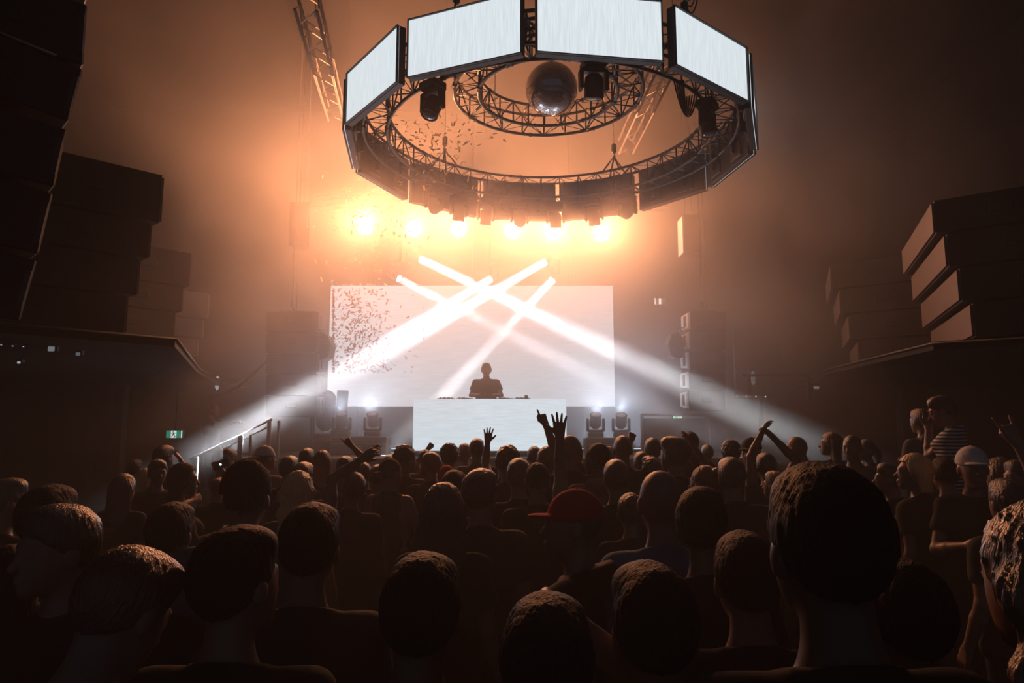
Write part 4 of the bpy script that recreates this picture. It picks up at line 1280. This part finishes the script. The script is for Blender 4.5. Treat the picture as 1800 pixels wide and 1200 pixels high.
def hair_fn(kind):
    def fn(h):
        x, y, z = h[:, 0], h[:, 1], h[:, 2]
        base = ell(h, (0, -.018, .030), (.086, .106, .106))
        th = np.arctan2(x, y + .02)
        strands = .0014 * np.sin(th * 46 + z * 20) + .0010 * np.sin(th * 23 - z * 31)
        line = -(z * .80 + .024 - (y + .02) * .62 + .006 * wob(h, 110))      # positive below / in front of the hairline
        line = np.maximum(line, (y - .082))
        if kind in ('short', 'side'):
            d = base + strands + .0022 * wob(h, 60)
            d = smin(d, ell(h, (.01, .035, .092), (.062, .05, .035)), .04) if kind == 'short' else smin(d, ell(h, (-.025, .035, .09), (.058, .05, .040)), .04)
        elif kind == 'crop':
            d = base + .007 + .002 * wob(h, 140)
        elif kind == 'bushy':
            d = ell(h, (0, -.02, .050), (.104, .118, .112)) + .007 * wob(h, 55) + .004 * wob(h, 120, 1)
        elif kind == 'curly':
            d = ell(h, (0, -.018, .048), (.100, .116, .112)) + .011 * wob(h, 85) + .005 * wob(h, 170, 2)
        elif kind == 'tuft':
            d = base - .004 + .008 * wob(h, 70)
            d = smin(d, ell(h, (0, .045, .110), (.07, .06, .045)) + .01 * wob(h, 95), .03)
        elif kind in ('long', 'wavy', 'bob'):
            L = {'long': -.33, 'wavy': -.27, 'bob': -.13}[kind]
            d = ell(h, (0, -.018, .034), (.092, .110, .108))
            q = h * V3(1, 1.35, 1)
            wv = .012 * np.sin(z * 55 + np.sign(x) * 1.0) if kind == 'wavy' else 0.0
            w0 = .055 if kind != 'bob' else .062
            c = cone(q - np.stack([wv * np.ones_like(x), 0 * x, 0 * x], -1), (-w0, -.065, .0), (-w0 * 1.1, -.10, L), .052, .045)
            c2 = cone(q - np.stack([wv * np.ones_like(x), 0 * x, 0 * x], -1), (w0, -.065, .0), (w0 * 1.1, -.10, L), .052, .045)
            c3 = cone(q, (0, -.09, .0), (0, -.12, L * .95), .055, .045)
            c = smin(smin(c, c2, .05), c3, .05) / 1.2
            cur = smax(c, L - z, .01)
            d = smin(d, cur, .04) + strands * 1.6 + (.006 * wob(h, 45) if kind == 'wavy' else 0)
            # keep hair off the face, let it fall beside the ears
            face = np.minimum(.075 - y, 9)
            inf = (z < .075)
            cutv = np.where(inf, y - .028 - .25 * np.maximum(z, 0), y - .13)
            return smax(d, np.where(np.abs(x) < .2, cutv, cutv), .012)
        elif kind == 'bun':
            d = base + strands
            d = smin(d, np.linalg.norm(h - V3(0, -.105, .085), axis=1) - .045 + .004 * wob(h, 90), .02)
            d2 = smax(base + strands, line, .01)
            return smin(d2, np.linalg.norm(h - V3(0, -.105, .085), axis=1) - .042 + .003 * wob(h, 90), .015)
        elif kind == 'pony':
            d2 = smax(base + strands, line, .01)
            t = cone(h, (0, -.115, .04), (0, -.155, -.03), .026, .034)
            t = smin(t, cone(h, (0, -.155, -.03), (.01, -.14, -.22), .034, .014), .03) + .003 * np.sin(th * 60)
            return smin(d2, t, .015)
        return smax(d, line, .012)
    return fn
def cap_fn(kind):
    def fn(h):
        x, y, z = h[:, 0], h[:, 1], h[:, 2]
        d = ell(h, (0, -.018, .034), (.091, .111, .109))
        d = smax(d, .026 - z - .12 * y, .008)
        d = smax(d, -(ell(h, (0, -.018, .030), (.080, .100, .099))), .004)
        s = 1 if kind == 'cap' else -1
        b = ell(h, (0, .115 * s - .015, .034 if s > 0 else .022), (.066, .070, .012))
        b = smax(b, -(s * (y + .018) - .07), .01)
        d = smin(d, b, .008)
        d = smin(d, np.linalg.norm(h - V3(0, -.018, .143), axis=1) - .007, .003)
        if kind == 'bucket':
            pass
        return d
    return fn
def beanie(h):
    d = ell(h, (0, -.018, .040), (.093, .112, .118)) + .002 * np.sin(np.arctan2(h[:, 0], h[:, 1]) * 60)
    return smax(d, .02 - h[:, 2] - .1 * h[:, 1], .008)

MC = {}
def headmesh(kind):
    k = ('head', kind)
    if k not in MC:
        fn = cap_fn(kind) if kind in ('cap', 'capback') else (beanie if kind == 'beanie' else hair_fn(kind))
        MC[k] = mesh_sdf(kind, lambda p: fn(p), (-.16, -.22, -.40), (.16, .22, .20), .0062)
    return MC[k]
def figmesh(key, part, fn, res, lo=(-.5, -.45, -.02), hi=(.5, .75, 2.35)):
    k = (key, part)
    if k not in MC: MC[k] = mesh_sdf(part, fn, lo, hi, res)
    return MC[k]

SKIN = {'light': mat('skin_light', (.21, .125, .095), .5, noise=.12, nscale=30), 'tan': mat('skin_tan', (.14, .08, .055), .5, noise=.12, nscale=30),
        'dark': mat('skin_dark', (.10, .055, .035), .45, noise=.12, nscale=30)}
HAIRM = {n: mat('hair_' + n, c, .6 if n == 'black' else .32, noise=.35, nscale=110, bump=.8, spec=.15 if n == 'black' else .9) for n, c in
         {'black': (.010, .008, .007), 'dark': (.030, .018, .012), 'brown': (.042, .022, .013), 'auburn': (.10, .032, .012), 'blonde': (.70, .46, .20), 'fair': (.15, .09, .045)}.items()}
for m_ in HAIRM.values():
    nt_ = m_.node_tree; nz_ = [n for n in nt_.nodes if n.type == 'TEX_NOISE'][0]
    mp_ = nt_.nodes.new('ShaderNodeMapping'); mp_.inputs['Scale'].default_value = (1.6, 1.6, .22)
    nt_.links.new(nt_.nodes['Texture Coordinate'].outputs['Object'], mp_.inputs[0]); nt_.links.new(mp_.outputs[0], nz_.inputs['Vector'])
CLOTHC = {'black': (.012, .012, .013), 'charcoal': (.03, .03, .032), 'navy': (.012, .018, .035), 'grey': (.10, .10, .105), 'tan': (.22, .15, .11), 'blue': (.10, .17, .26), 'teal': (.03, .09, .11),
          'white': (.62, .62, .64), 'red': (.45, .012, .015), 'brown': (.06, .035, .025), 'olive': (.04, .045, .025), 'steel': (.035, .05, .07), 'denim': (.02, .03, .05)}
CLOTH = {n: mat('cloth_' + n, c, .85, spec=.12, noise=.12, nscale=25, bump=.3) for n, c in CLOTHC.items()}
M_SHOE = mat('shoe_rubber', (.03, .03, .03), .6, noise=.2)
def stripes():
    m = bpy.data.materials.new('cloth_striped'); m.use_nodes = True
    nt = m.node_tree; b = nt.nodes['Principled BSDF']; b.inputs['Roughness'].default_value = .85
    tc = nt.nodes.new('ShaderNodeTexCoord'); w = nt.nodes.new('ShaderNodeTexWave')
    w.bands_direction = 'Z'; w.inputs['Scale'].default_value = 10.5; w.inputs['Distortion'].default_value = .3
    r = nt.nodes.new('ShaderNodeValToRGB'); r.color_ramp.elements[0].position = .52; r.color_ramp.elements[1].position = .60
    r.color_ramp.elements[0].color = (.015, .02, .035, 1); r.color_ramp.elements[1].color = (.55, .58, .62, 1)
    nt.links.new(tc.outputs['Object'], w.inputs[0]); nt.links.new(w.outputs['Fac'], r.inputs[0]); nt.links.new(r.outputs[0], b.inputs['Base Color'])
    return m
CLOTH['striped'] = stripes()

def oset(o, m):
    if not o.data.materials: o.data.materials.append(m)
    o.material_slots[0].link = 'OBJECT'; o.material_slots[0].material = m
FIGS = {}
PLACED = []
HW = {'short': .176, 'side': .176, 'crop': .162, 'bushy': .210, 'curly': .206, 'tuft': .182, 'long': .200, 'wavy': .205, 'bob': .200, 'bun': .176, 'pony': .176, 'bald': .156,
      'cap': .184, 'capback': .184, 'beanie': .188}
TOPZ = {'bushy': 1.829, 'curly': 1.828, 'beanie': 1.826, 'tuft': 1.822, 'bald': 1.791, 'crop': 1.797}
def person(px, top, wpx, hair, hcol, cloth, ccol, rz, label, arms='down', pose='straight', skin='light', fem=None, foot=0.0, Y=None, arm=None, lift=None, res=None, extra=None, sc=None, group=None, wide=1.0):
    """px, top, wpx: head centre, crown and width in the photo"""
    if fem is None: fem = hair in ('long', 'wavy', 'bob', 'bun', 'pony')
    if Y is None:
        z = HW[hair] * FPX / wpx * (sc or 1.0)
        H = -(top - 752.6) / FPX * z
        Y = (z - H * .126) / .992
    p = at(px, top, Y)
    s = (p.z - foot) / (TOPZ.get(hair, 1.812) - .018)
    if not .86 <= s <= 1.09: print('SCALE', label, round(s, 2), 'Y', round(Y, 2))
    fx = Vector((p.x, Y, foot))
    A = ARMS[arms]
    custom = arm is not None
    Rz = Matrix.Rotation(-rz, 3, 'Z')
    if custom:
        A = dict(A)
        for a_ in arm:
            side, hx, hy, kind, n, out = a_[:6]
            dy = a_[6] if len(a_) > 6 else 0.05
            w = at(hx, hy, Y + dy)
            l = Rz @ ((w - fx) / s)
            n_ = Rz @ Vector(n)
            A[side] = ((l.x, l.y, l.z), kind, tuple(n_), out)
            sh = SH * V3(side, 1, 1)
            L = sqrt(sum((l[i] - (sh + V3(0, 0, .04))[i]) ** 2 for i in range(3)))
            if L > .56: print('REACH', label, round(L, 2), [round(v, 2) for v in l])
        key = ('custom', label)
    else:
        key = (arms, str(pose), fem)
    if key not in FIGS: FIGS[key] = Fig(A, HEADS[pose] if isinstance(pose, str) else pose, fem)
    F = FIGS[key]
    r = res or (.0066 if custom else .0085)
    zs = F.R
    root = link('person', figmesh(key, 'person', F.body, r))
    oset(root, SKIN[skin])
    root.location = fx; root.rotation_euler = (0, 0, rz); root.scale = (s, s, s)
    tag(root, label, 'person', group or 'people in the crowd')
    def part(name, me, m):
        o = link(name, me, root); oset(o, m); return o
    part({'tee': 't_shirt', 'long': 'sweater', 'tank': 'tank_top', 'hoodie': 'hoodie'}[cloth], figmesh(key, cloth, F.top(cloth), r * 1.15), CLOTH[ccol])
    low = ('pants', fem)
    part('trousers', figmesh(low, 'trousers', F.pants, .016), CLOTH['denim'])
    part('shoes', figmesh(low, 'shoes', F.shoes, .012, (-.3, -.2, -.02), (.3, .3, .25)), M_SHOE)
    Rm = Matrix([list(r_) for r_ in F.R])
    M = Matrix.Translation(Vector(PIV)) @ Rm.to_4x4() @ Matrix.Translation(Vector(HC - PIV))
    def hp(name, kind, m):
        o = part(name, headmesh(kind), m); o.matrix_local = M; return o
    if hair in ('cap', 'capback'):
        hp('hair', 'crop', HAIRM[hcol]); o = hp('cap', hair, CLOTH[extra or 'black'])
    elif hair == 'beanie':
        hp('hair', 'crop', HAIRM[hcol]); hp('beanie', hair, CLOTH[extra or 'black'])
    elif hair != 'bald':
        hp('hair', hair, HAIRM[hcol])
    if extra == 'sunglasses' or extra == 'glasses':
        m = MB()
        for sx in (-1, 1):
            m.box((sx * .033, .104, .004), (.052, .008, .036), bev=.003); m.box((sx * .068, .055, .008), (.005, .10, .006))
        m.box((0, .106, .010), (.02, .006, .006))
        o = m.build('sunglasses', M_BLACK, root); o.matrix_local = M
    PLACED.append((fx.x, fx.y, s, label))
    return root, F, s
# ------------------------------------------------------------ the crowd
F_, B_ = (0, 1, 0), (0, -1, 0)
UP = (1, -.3, 0); UPL = (-1, -.3, 0)
person(855, 638, 22, 'tuft', 'dark', 'tee', 'charcoal', pi, 'person in a loose dark T-shirt standing behind the glowing booth', arms='front', Y=13.1, foot=ST_H, res=.008, group='people on the stage')[0].scale.x *= 1.15
# on the stairs
person(375, 709, 24, 'crop', 'dark', 'tee', 'black', -1.75, 'short-haired person in a black T-shirt on the stairs, hand on the handrail', Y=12.2, foot=.72, group='people on the stage', skin='tan',
       arm=[(1, 424, 742, 'relaxed', (0, 0, -1), (0, 0, -1), -.15)], arms='down')
person(1667, 690, 37, 'side', 'brown', 'tee', 'striped', .9, 'person in a striped T-shirt standing above the crowd, looking down', pose='down', fem=False, foot=.52,
       arm=[(-1, 1632, 752, 'relaxed', (0, 0, 1), (-.2, 0, -1), .1)], Y=5.6, res=.0062)
person(1618, 716, 32, 'short', 'dark', 'hoodie', 'grey', .3, 'dim person in a pale grey top left of the striped T-shirt', arms='bent', foot=.52, Y=6.3)
o = MB().box((0, 0, .25), (2.6, 2.4, .5), bev=.02).build('riser_platform', M_STAGE)
o.location = (3.85, 6.05, 0); tag(o, 'low black riser under the people standing above the crowd at the right', 'platform')
BACKROW = [
 # px, top, w, hair, colour, cloth, ccol, rz, pose, arms, skin, label
 (288, 781, 30, 'short', 'dark', 'tee', 'charcoal', -.9, 'left', 'bent', 'light', 'person with a lit face at the far left, left of the raised pair of hands'),
 (405, 787, 22, 'short', 'dark', 'tee', 'black', 2.7, 'straight', 'down', 'light', 'person facing the camera beneath the handrail'),
 (450, 797, 29, 'short', 'black', 'tee', 'black', 0, 'straight', 'down', 'light', 'dark-haired person just left of the white cap'),
 (508, 799, 34, 'short', 'dark', 'tee', 'charcoal', .1, 'straight', 'down', 'light', 'round dark head right of the white cap'),
 (539, 786, 26, 'short', 'brown', 'tee', 'grey', 0, 'straight', 'down', 'light', 'hazy round head below the left speaker column'),
 (567, 790, 32, 'long', 'auburn', 'tee', 'black', 0, 'straight', 'down', 'light', 'person with long straight auburn hair below the left flight case'),
 (532, 810, 40, 'short', 'auburn', 'tee', 'black', 0, 'straight', 'down', 'light', 'head with an auburn glowing rim left of the long auburn hair'),
 (713, 781, 37, 'curly', 'brown', 'tee', 'brown', -.4, 'right', 'down', 'light', 'big curly hazy head left of the booth front'),
 (684, 798, 28, 'short', 'brown', 'tee', 'grey', 0, 'straight', 'down', 'light', 'faint hazy head behind the backward cap left of the booth'),
 (747, 789, 24, 'crop', 'brown', 'tee', 'grey', 0, 'straight', 'down', 'light', 'pale hazy head at the lower left corner of the booth'),
 (758, 793, 33, 'short', 'auburn', 'tee', 'brown', .3, 'left', 'down', 'light', 'rosy short-haired head in front of the lower left booth corner'),
 (790, 778, 35, 'curly', 'brown', 'tee', 'brown', 0, 'straight', 'bent', 'light', 'curly head against the booth, with small bright curls on top'),
 (817, 778, 24, 'short', 'fair', 'tee', 'grey', .2, 'left', 'down', 'light', 'faint grey head left of the raised open hand'),
 (838, 769, 27, 'short', 'brown', 'tee', 'grey', 0, 'straight', 'down', 'light', 'tall hazy head just left of the raised open hand on the booth front'),
 (893, 782, 44, 'bushy', 'brown', 'tee', 'black', 0, 'straight', 'down', 'light', 'bushy brown head at the middle of the booth'),
 (912, 803, 45, 'short', 'auburn', 'tee', 'black', .1, 'straight', 'down', 'light', 'short-haired head with a reddish rim below the bushy brown head'),
 (939, 783, 26, 'short', 'brown', 'tee', 'grey', 0, 'straight', 'down', 'light', 'hazy head behind the fair head right of the bushy brown one'),
 (1050, 778, 37, 'crop', 'black', 'hoodie', 'tan', .1, 'left', 'down', 'dark', 'dark cropped head with a gold-lit collar right of the black sleeve'),
 (1014, 806, 36, 'short', 'dark', 'tee', 'black', 0, 'straight', 'down', 'light', 'dark head right of the black sleeve, below the tan bald head'),
 (1070, 784, 26, 'curly', 'dark', 'tee', 'charcoal', 0, 'straight', 'down', 'tan', 'small curly head between the gold-lit collar and the round tan head'),
 (1147, 768, 29, 'short', 'brown', 'tee', 'charcoal', 0, 'straight', 'down', 'light', 'hazy brown head in front of the dark doorway'),
 (1083, 805, 48, 'short', 'auburn', 'tee', 'black', .05, 'straight', 'down', 'light', 'large head with a golden rim right of centre'),
 (1145, 801, 36, 'tuft', 'brown', 'tee', 'black', .1, 'straight', 'down', 'light', 'brown messy head between the golden-rimmed head and the earring wearer'),
 (1237, 815, 46, 'bun', 'auburn', 'tee', 'black', .2, 'left', 'down', 'light', 'head with wispy orange-lit strands right of the bald head'),
 (1243, 780, 22, 'short', 'dark', 'tee', 'black', 0, 'straight', 'down', 'tan', 'small dark head below the doorway exit sign'),
 (1284, 772, 34, 'curly', 'brown', 'tee', 'black', 0, 'straight', 'bent', 'light', 'curly reddish head right of the doorway'),
 (1285, 801, 48, 'short', 'brown', 'tee', 'black', .1, 'straight', 'down', 'light', 'round brown head below the curly reddish head at the right'),
 (1460, 758, 30, 'long', 'brown', 'tee', 'charcoal', .5, 'left', 'down', 'light', 'person with long brown hair behind the huge dark head'),
 (1497, 764, 28, 'crop', 'dark', 'tee', 'steel', 2.3, 'straight', 'down', 'tan', 'bearded face turned to the camera right of the long brown hair'),
 (1522, 770, 26, 'pony', 'dark', 'tee', 'black', 1.2, 'left', 'bent', 'light', 'profile with a ponytail right of the bearded face'),
 (1362, 826, 38, 'short', 'auburn', 'tee', 'black', .2, 'left', 'down', 'light', 'dark head with a short golden rim left of the huge dark head'),
 (1562, 812, 40, 'side', 'dark', 'tee', 'black', .6, 'left', 'down', 'tan', 'dim orange-lit profile between the huge dark head and the blonde bob'),
 (1660, 801, 42, 'short', 'black', 'tee', 'black', 0, 'straight', 'down', 'light', 'black head below the striped T-shirt'),
 (1213, 757, 27, 'short', 'black', 'tee', 'black', .2, 'straight', 'down', 'dark', 'dark head with a tiny glint just right of the exit sign'),
 (237, 806, 26, 'short', 'black', 'tee', 'black', 0, 'straight', 'down', 'light', 'dim head behind the shiny long hair at the left'),
 (640, 812, 30, 'crop', 'brown', 'tee', 'brown', .3, 'straight', 'down', 'light', 'small brown head behind the dark pointing arm'),
]
for px, top, w, hair, hc, cl, cc, rz, pose, arms, sk, lab in BACKROW:
    person(px, top, w, hair, hc, cl, cc, rz, lab, arms=arms, pose=pose, skin=sk)

MID = [
 (14, 838, 60, 'short', 'dark', 'tee', 'black', -.3, 'right', 'down', 'light', 'dark head at the left edge of the crowd with a lit ear'),
 (84, 848, 86, 'short', 'black', 'tee', 'black', 0, 'straight', 'down', 'light', 'large dark head near the left edge with an orange-lit temple'),
 (218, 831, 46, 'long', 'auburn', 'tee', 'black', -.1, 'straight', 'down', 'light', 'shiny long auburn hair at the left of the crowd'),
 (255, 822, 38, 'bob', 'blonde', 'tee', 'black', .2, 'left', 'down', 'light', 'short blonde bob behind the shiny auburn hair at the left'),
 (278, 805, 34, 'short', 'dark', 'tee', 'black', -2.4, 'straight', 'down', 'tan', 'person in sunglasses turned towards the camera at the left'),
 (322, 812, 46, 'long', 'black', 'long', 'black', -1.0, 'straight', 'bent', 'light', 'dark long-haired profile with a lit nose left of the teal shirt'),
 (780, 846, 80, 'long', 'brown', 'tee', 'black', 0, 'straight', 'down', 'light', 'long dark hair with a bronze rim in the middle foreground'),
 (797, 824, 50, 'short', 'black', 'tee', 'black', 0, 'straight', 'down', 'light', 'black head right behind the long bronze-rimmed hair'),
 (845, 821, 62, 'short', 'dark', 'tee', 'charcoal', .1, 'right', 'down', 'light', 'black round head with a bright right rim below the raised open hand'),
 (1108, 863, 54, 'bun', 'dark', 'tee', 'black', -.1, 'straight', 'bent', 'light', 'head with a lit ear below the large golden-rimmed head'),
 (1234, 852, 92, 'short', 'black', 'tee', 'black', .1, 'right', 'down', 'tan', 'broad black head with a lit ear right of the bald head'),
 (1450, 805, 188, 'short', 'black', 'tee', 'black', .05, 'straight', 'down', 'dark', 'huge dark head close to the camera at the right'),
 (1605, 795, 50, 'bob', 'blonde', 'tee', 'black', .6, 'left', 'down', 'light', 'blonde bob in profile at the right of the crowd'),
 (115, 880, 108, 'short', 'dark', 'tee', 'black', 2.6, 'straight', 'down', 'light', 'dim face turned to the camera at the left foreground'),
 (168, 938, 156, 'short', 'auburn', 'long', 'blue', -.1, (-.25, -.5, 0), 'down', 'light', 'near head with orange-lit hair and a blue shirt at the lower left'),
 (545, 880, 108, 'short', 'black', 'tee', 'charcoal', .05, 'straight', 'down', 'light', 'black head with an orange-lit shoulder in the left foreground'),
 (418, 920, 138, 'short', 'black', 'tee', 'black', 0, 'right', 'down', 'light', 'unlit black head in front of the teal shirt'),
 (740, 968, 150, 'short', 'black', 'tee', 'black', 0, 'straight', 'down', 'tan', 'unlit head below the long bronze-rimmed hair'),
 (1150, 985, 160, 'side', 'black', 'hoodie', 'black', -.1, 'straight', 'down', 'light', 'unlit head in the foreground below the bald head'),
 (1310, 930, 120, 'short', 'black', 'tee', 'black', 0, 'straight', 'down', 'light', 'unlit head left of the huge dark head'),
 (1585, 975, 150, 'short', 'black', 'tee', 'black', .2, 'straight', 'down', 'tan', 'unlit head right of the huge dark head'),
 (1838, 872, 215, 'wavy', 'fair', 'tee', 'black', .1, 'straight', 'down', 'light', 'long hair with golden strands at the right edge of the foreground'),
 (20, 955, 120, 'bob', 'black', 'tee', 'black', 0, 'straight', 'down', 'light', 'unlit head at the lower left edge'),
 (300, 880, 80, 'short', 'black', 'tee', 'black', 0, 'straight', 'down', 'light', 'unlit head behind the near orange-lit hair'),
]
for px, top, w, hair, hc, cl, cc, rz, pose, arms, sk, lab in MID:
    person(px, top, w, hair, hc, cl, cc, rz, lab, arms=arms, pose=pose, skin=sk)

# people with caps, straps, odd clothing
person(467, 782, 31, 'capback', 'brown', 'tee', 'tan', -.35, 'person in a white cap worn backward and a tan T-shirt', pose='right', extra='white')
person(687, 805, 38, 'capback', 'dark', 'tank', 'charcoal', -.3, 'person in a backward dark cap and vest left of the booth', pose='right', extra='brown', arms='bent', skin='light')
person(785, 817, 36, 'capback', 'dark', 'tee', 'black', .1, 'red cap worn backward below the booth', extra='red')
person(1008, 858, 88, 'cap', 'dark', 'hoodie', 'black', 1.15, 'dark figure in a red cap with its peak pointing left', extra='red', pose='left')
person(1320, 768, 34, 'cap', 'dark', 'tee', 'black', 2.4, 'person in a shiny dark cap right of the curly reddish head', extra='steel')
person(1160, 827, 72, 'bald', 'dark', 'long', 'blue', .05, 'bald head with a pale blue collar in the middle of the crowd')
person(1004, 765, 34, 'bald', 'dark', 'tee', 'black', -.2, 'tan bald head right of the big raised hand', pose='right')
person(1094, 765, 31, 'crop', 'fair', 'tee', 'charcoal', .1, 'round tan cropped head left of the small raised fist')
person(1185, 765, 42, 'side', 'auburn', 'tee', 'black', .1, 'tall reddish head with a lit ear and earring near the doorway', pose='left', skin='light')
person(435, 806, 84, 'beanie', 'black', 'tee', 'teal', .1, 'broad black beanie over a dark teal shirt at the left', extra='black')
person(525, 826, 60, 'wavy', 'blonde', 'tee', 'steel', .1, 'wavy blonde hair glowing gold in the left half of the crowd')
person(1408, 765, 28, 'bald', 'dark', 'long', 'brown', .5, 'bent pale head and lit shoulder left of the long brown hair', pose='down', skin='light')
person(1706, 783, 50, 'cap', 'blonde', 'tee', 'black', 2.8, 'white cap in front of the striped T-shirt', extra='white', fem=True, arms='bent')
person(1756, 802, 48, 'long', 'fair', 'long', 'charcoal', .1, 'pale lit long hair right of the white cap')
person(1792, 806, 44, 'short', 'dark', 'tee', 'grey', 1.0, 'lit face in profile at the right edge of the crowd', pose='left')

# raised arms
r_, F_w, s_w = person(617, 828, 44, 'side', 'dark', 'long', 'black', .1, 'dark head with a bright thin rim, dark arm with a wristwatch pointing right', skin='tan', pose='tilt',
       arm=[(-1, 634, 808, 'claw', (.2, 1, -.3), (-.6, -.2, -.8), .1)])
_, e_, w_, _ = F_w.arm[-1]
dW = Vector(w_ - e_).normalized(); sW, tW, _ = frame_from(dW); cW = Vector(w_) - dW * .02
MB().tube([cW + (sW * cos(t) + tW * sin(t)) * .031 for t in np.linspace(0, 2 * pi, 15)], .007, 6, cap=False).box(cW + Vector((0, -.036, .0)), (.03, .012, .03), bev=.004).build('wristwatch', M_STEEL, r_)
person(303, 826, 28, 'short', 'black', 'tee', 'black', .1, 'person raising both curved hands beside the left exit sign', skin='light',
       arm=[(-1, 296, 806, 'claw', (1, 0, 0), UPL), (1, 316, 806, 'claw', (-1, 0, 0), UP)])
person(606, 800, 30, 'short', 'brown', 'tee', 'grey', 0, 'hazy person whose thin arm points right, left of the booth', skin='light',
       arm=[(1, 618, 783, 'point', (0, 1, .2), UP)])
person(664, 815, 34, 'short', 'brown', 'tee', 'brown', .2, 'person with both bare arms lifted left of the dark vest', arms='down', skin='light',
       arm=[(-1, 645, 800, 'relaxed', (1, 0, 0), UPL)])
person(757, 806, 24, 'short', 'brown', 'tee', 'grey', 0, 'hazy person raising a small fist at the lower left of the booth', arm=[(-1, 752, 789, 'fist', F_, UPL)])
person(886, 792, 31, 'short', 'brown', 'tee', 'charcoal', 0, 'person raising an open hand against the booth front', arm=[(-1, 857, 777, 'open', F_, (-.2, 1, -.2))])
person(960, 784, 33, 'crop', 'fair', 'tank', 'black', .0, 'fair cropped person raising a bare arm with a pointing finger', arm=[(1, 960, 748, 'point', (-.75, .65, 0), (.3, .8, -.4), .02)])
person(944, 812, 44, 'crop', 'black', 'long', 'black', 0, 'person raising a black sleeve with a big spread hand', arm=[(1, 984, 768, 'open', F_, (.1, 1, -.3), .0)], res=.0058)
person(1128, 792, 31, 'short', 'dark', 'tee', 'charcoal', 0, 'person raising a bare arm with a small fist right of centre', arm=[(-1, 1108, 774, 'fist', (0, 1, 0), (-.2, -.3, -1))])
person(1346, 794, 35, 'short', 'dark', 'tee', 'black', .1, 'person clapping bare arms high, left of the pale bent head', skin='tan',
       arm=[(-1, 1338, 762, 'claw', (1, 0, .2), UPL), (1, 1362, 772, 'relaxed', (-1, 0, .2), UP)])
person(1770, 838, 60, 'short', 'dark', 'tee', 'charcoal', 0, 'person raising a horned hand sign at the right edge', arm=[(1, 1788, 778, 'horns', (.2, 1, 0), (1, -.3, -.4))], skin='light', res=.006)
person(960, 1040, 180, 'short', 'black', 'long', 'steel', 0, 'unlit person with a steel blue sleeve lifted at the bottom centre', arm=[(1, 1015, 1100, 'fist', (-1, 0, 0), (1, .3, -.8), .2)])
person(1205, 805, 30, 'short', 'dark', 'tee', 'black', 0, 'person holding one hand up under the doorway exit sign', skin='tan', arm=[(1, 1216, 780, 'wave', (-1, 0, .3), UP)])

# phones, watch, bracelet
p = at(388, 816, 6.3)
o = empty('phone', p, 0, 'small phone with a bright white light held up at the left', 'phone')
MB().box((0, 0, 0), (.075, .009, .15), Matrix.Rotation(1.2, 3, 'Y'), .004).build('phone_body', M_BLACK, o)
MB().lathe([(.009, -.0065), (.008, -.009), (0, -.0095)], 12, Matrix.Rotation(pi / 2, 4, 'X') @ Matrix.Rotation(pi, 4, 'X') @ Matrix.Translation((0, 0, 0))).build('flash_light', emis('phone_flash', (1, .97, .95), 6), o)
person(385, 838, 34, 'short', 'dark', 'tee', 'black', .1, 'person holding a phone with a bright light at the left', Y=6.55, arm=[(1, 388, 824, 'fist', (-1, 0, 0), UP, -.2)])
P_ = np.array([(a, b) for a, b, _, _ in PLACED])
for i in range(len(P_)):
    for j in range(i + 1, len(P_)):
        dd = np.hypot(*(P_[i] - P_[j]))
        if dd < .30: print('CLOSE %.2f' % dd, PLACED[i][3], '|', PLACED[j][3], np.round(P_[i], 2), np.round(P_[j], 2))
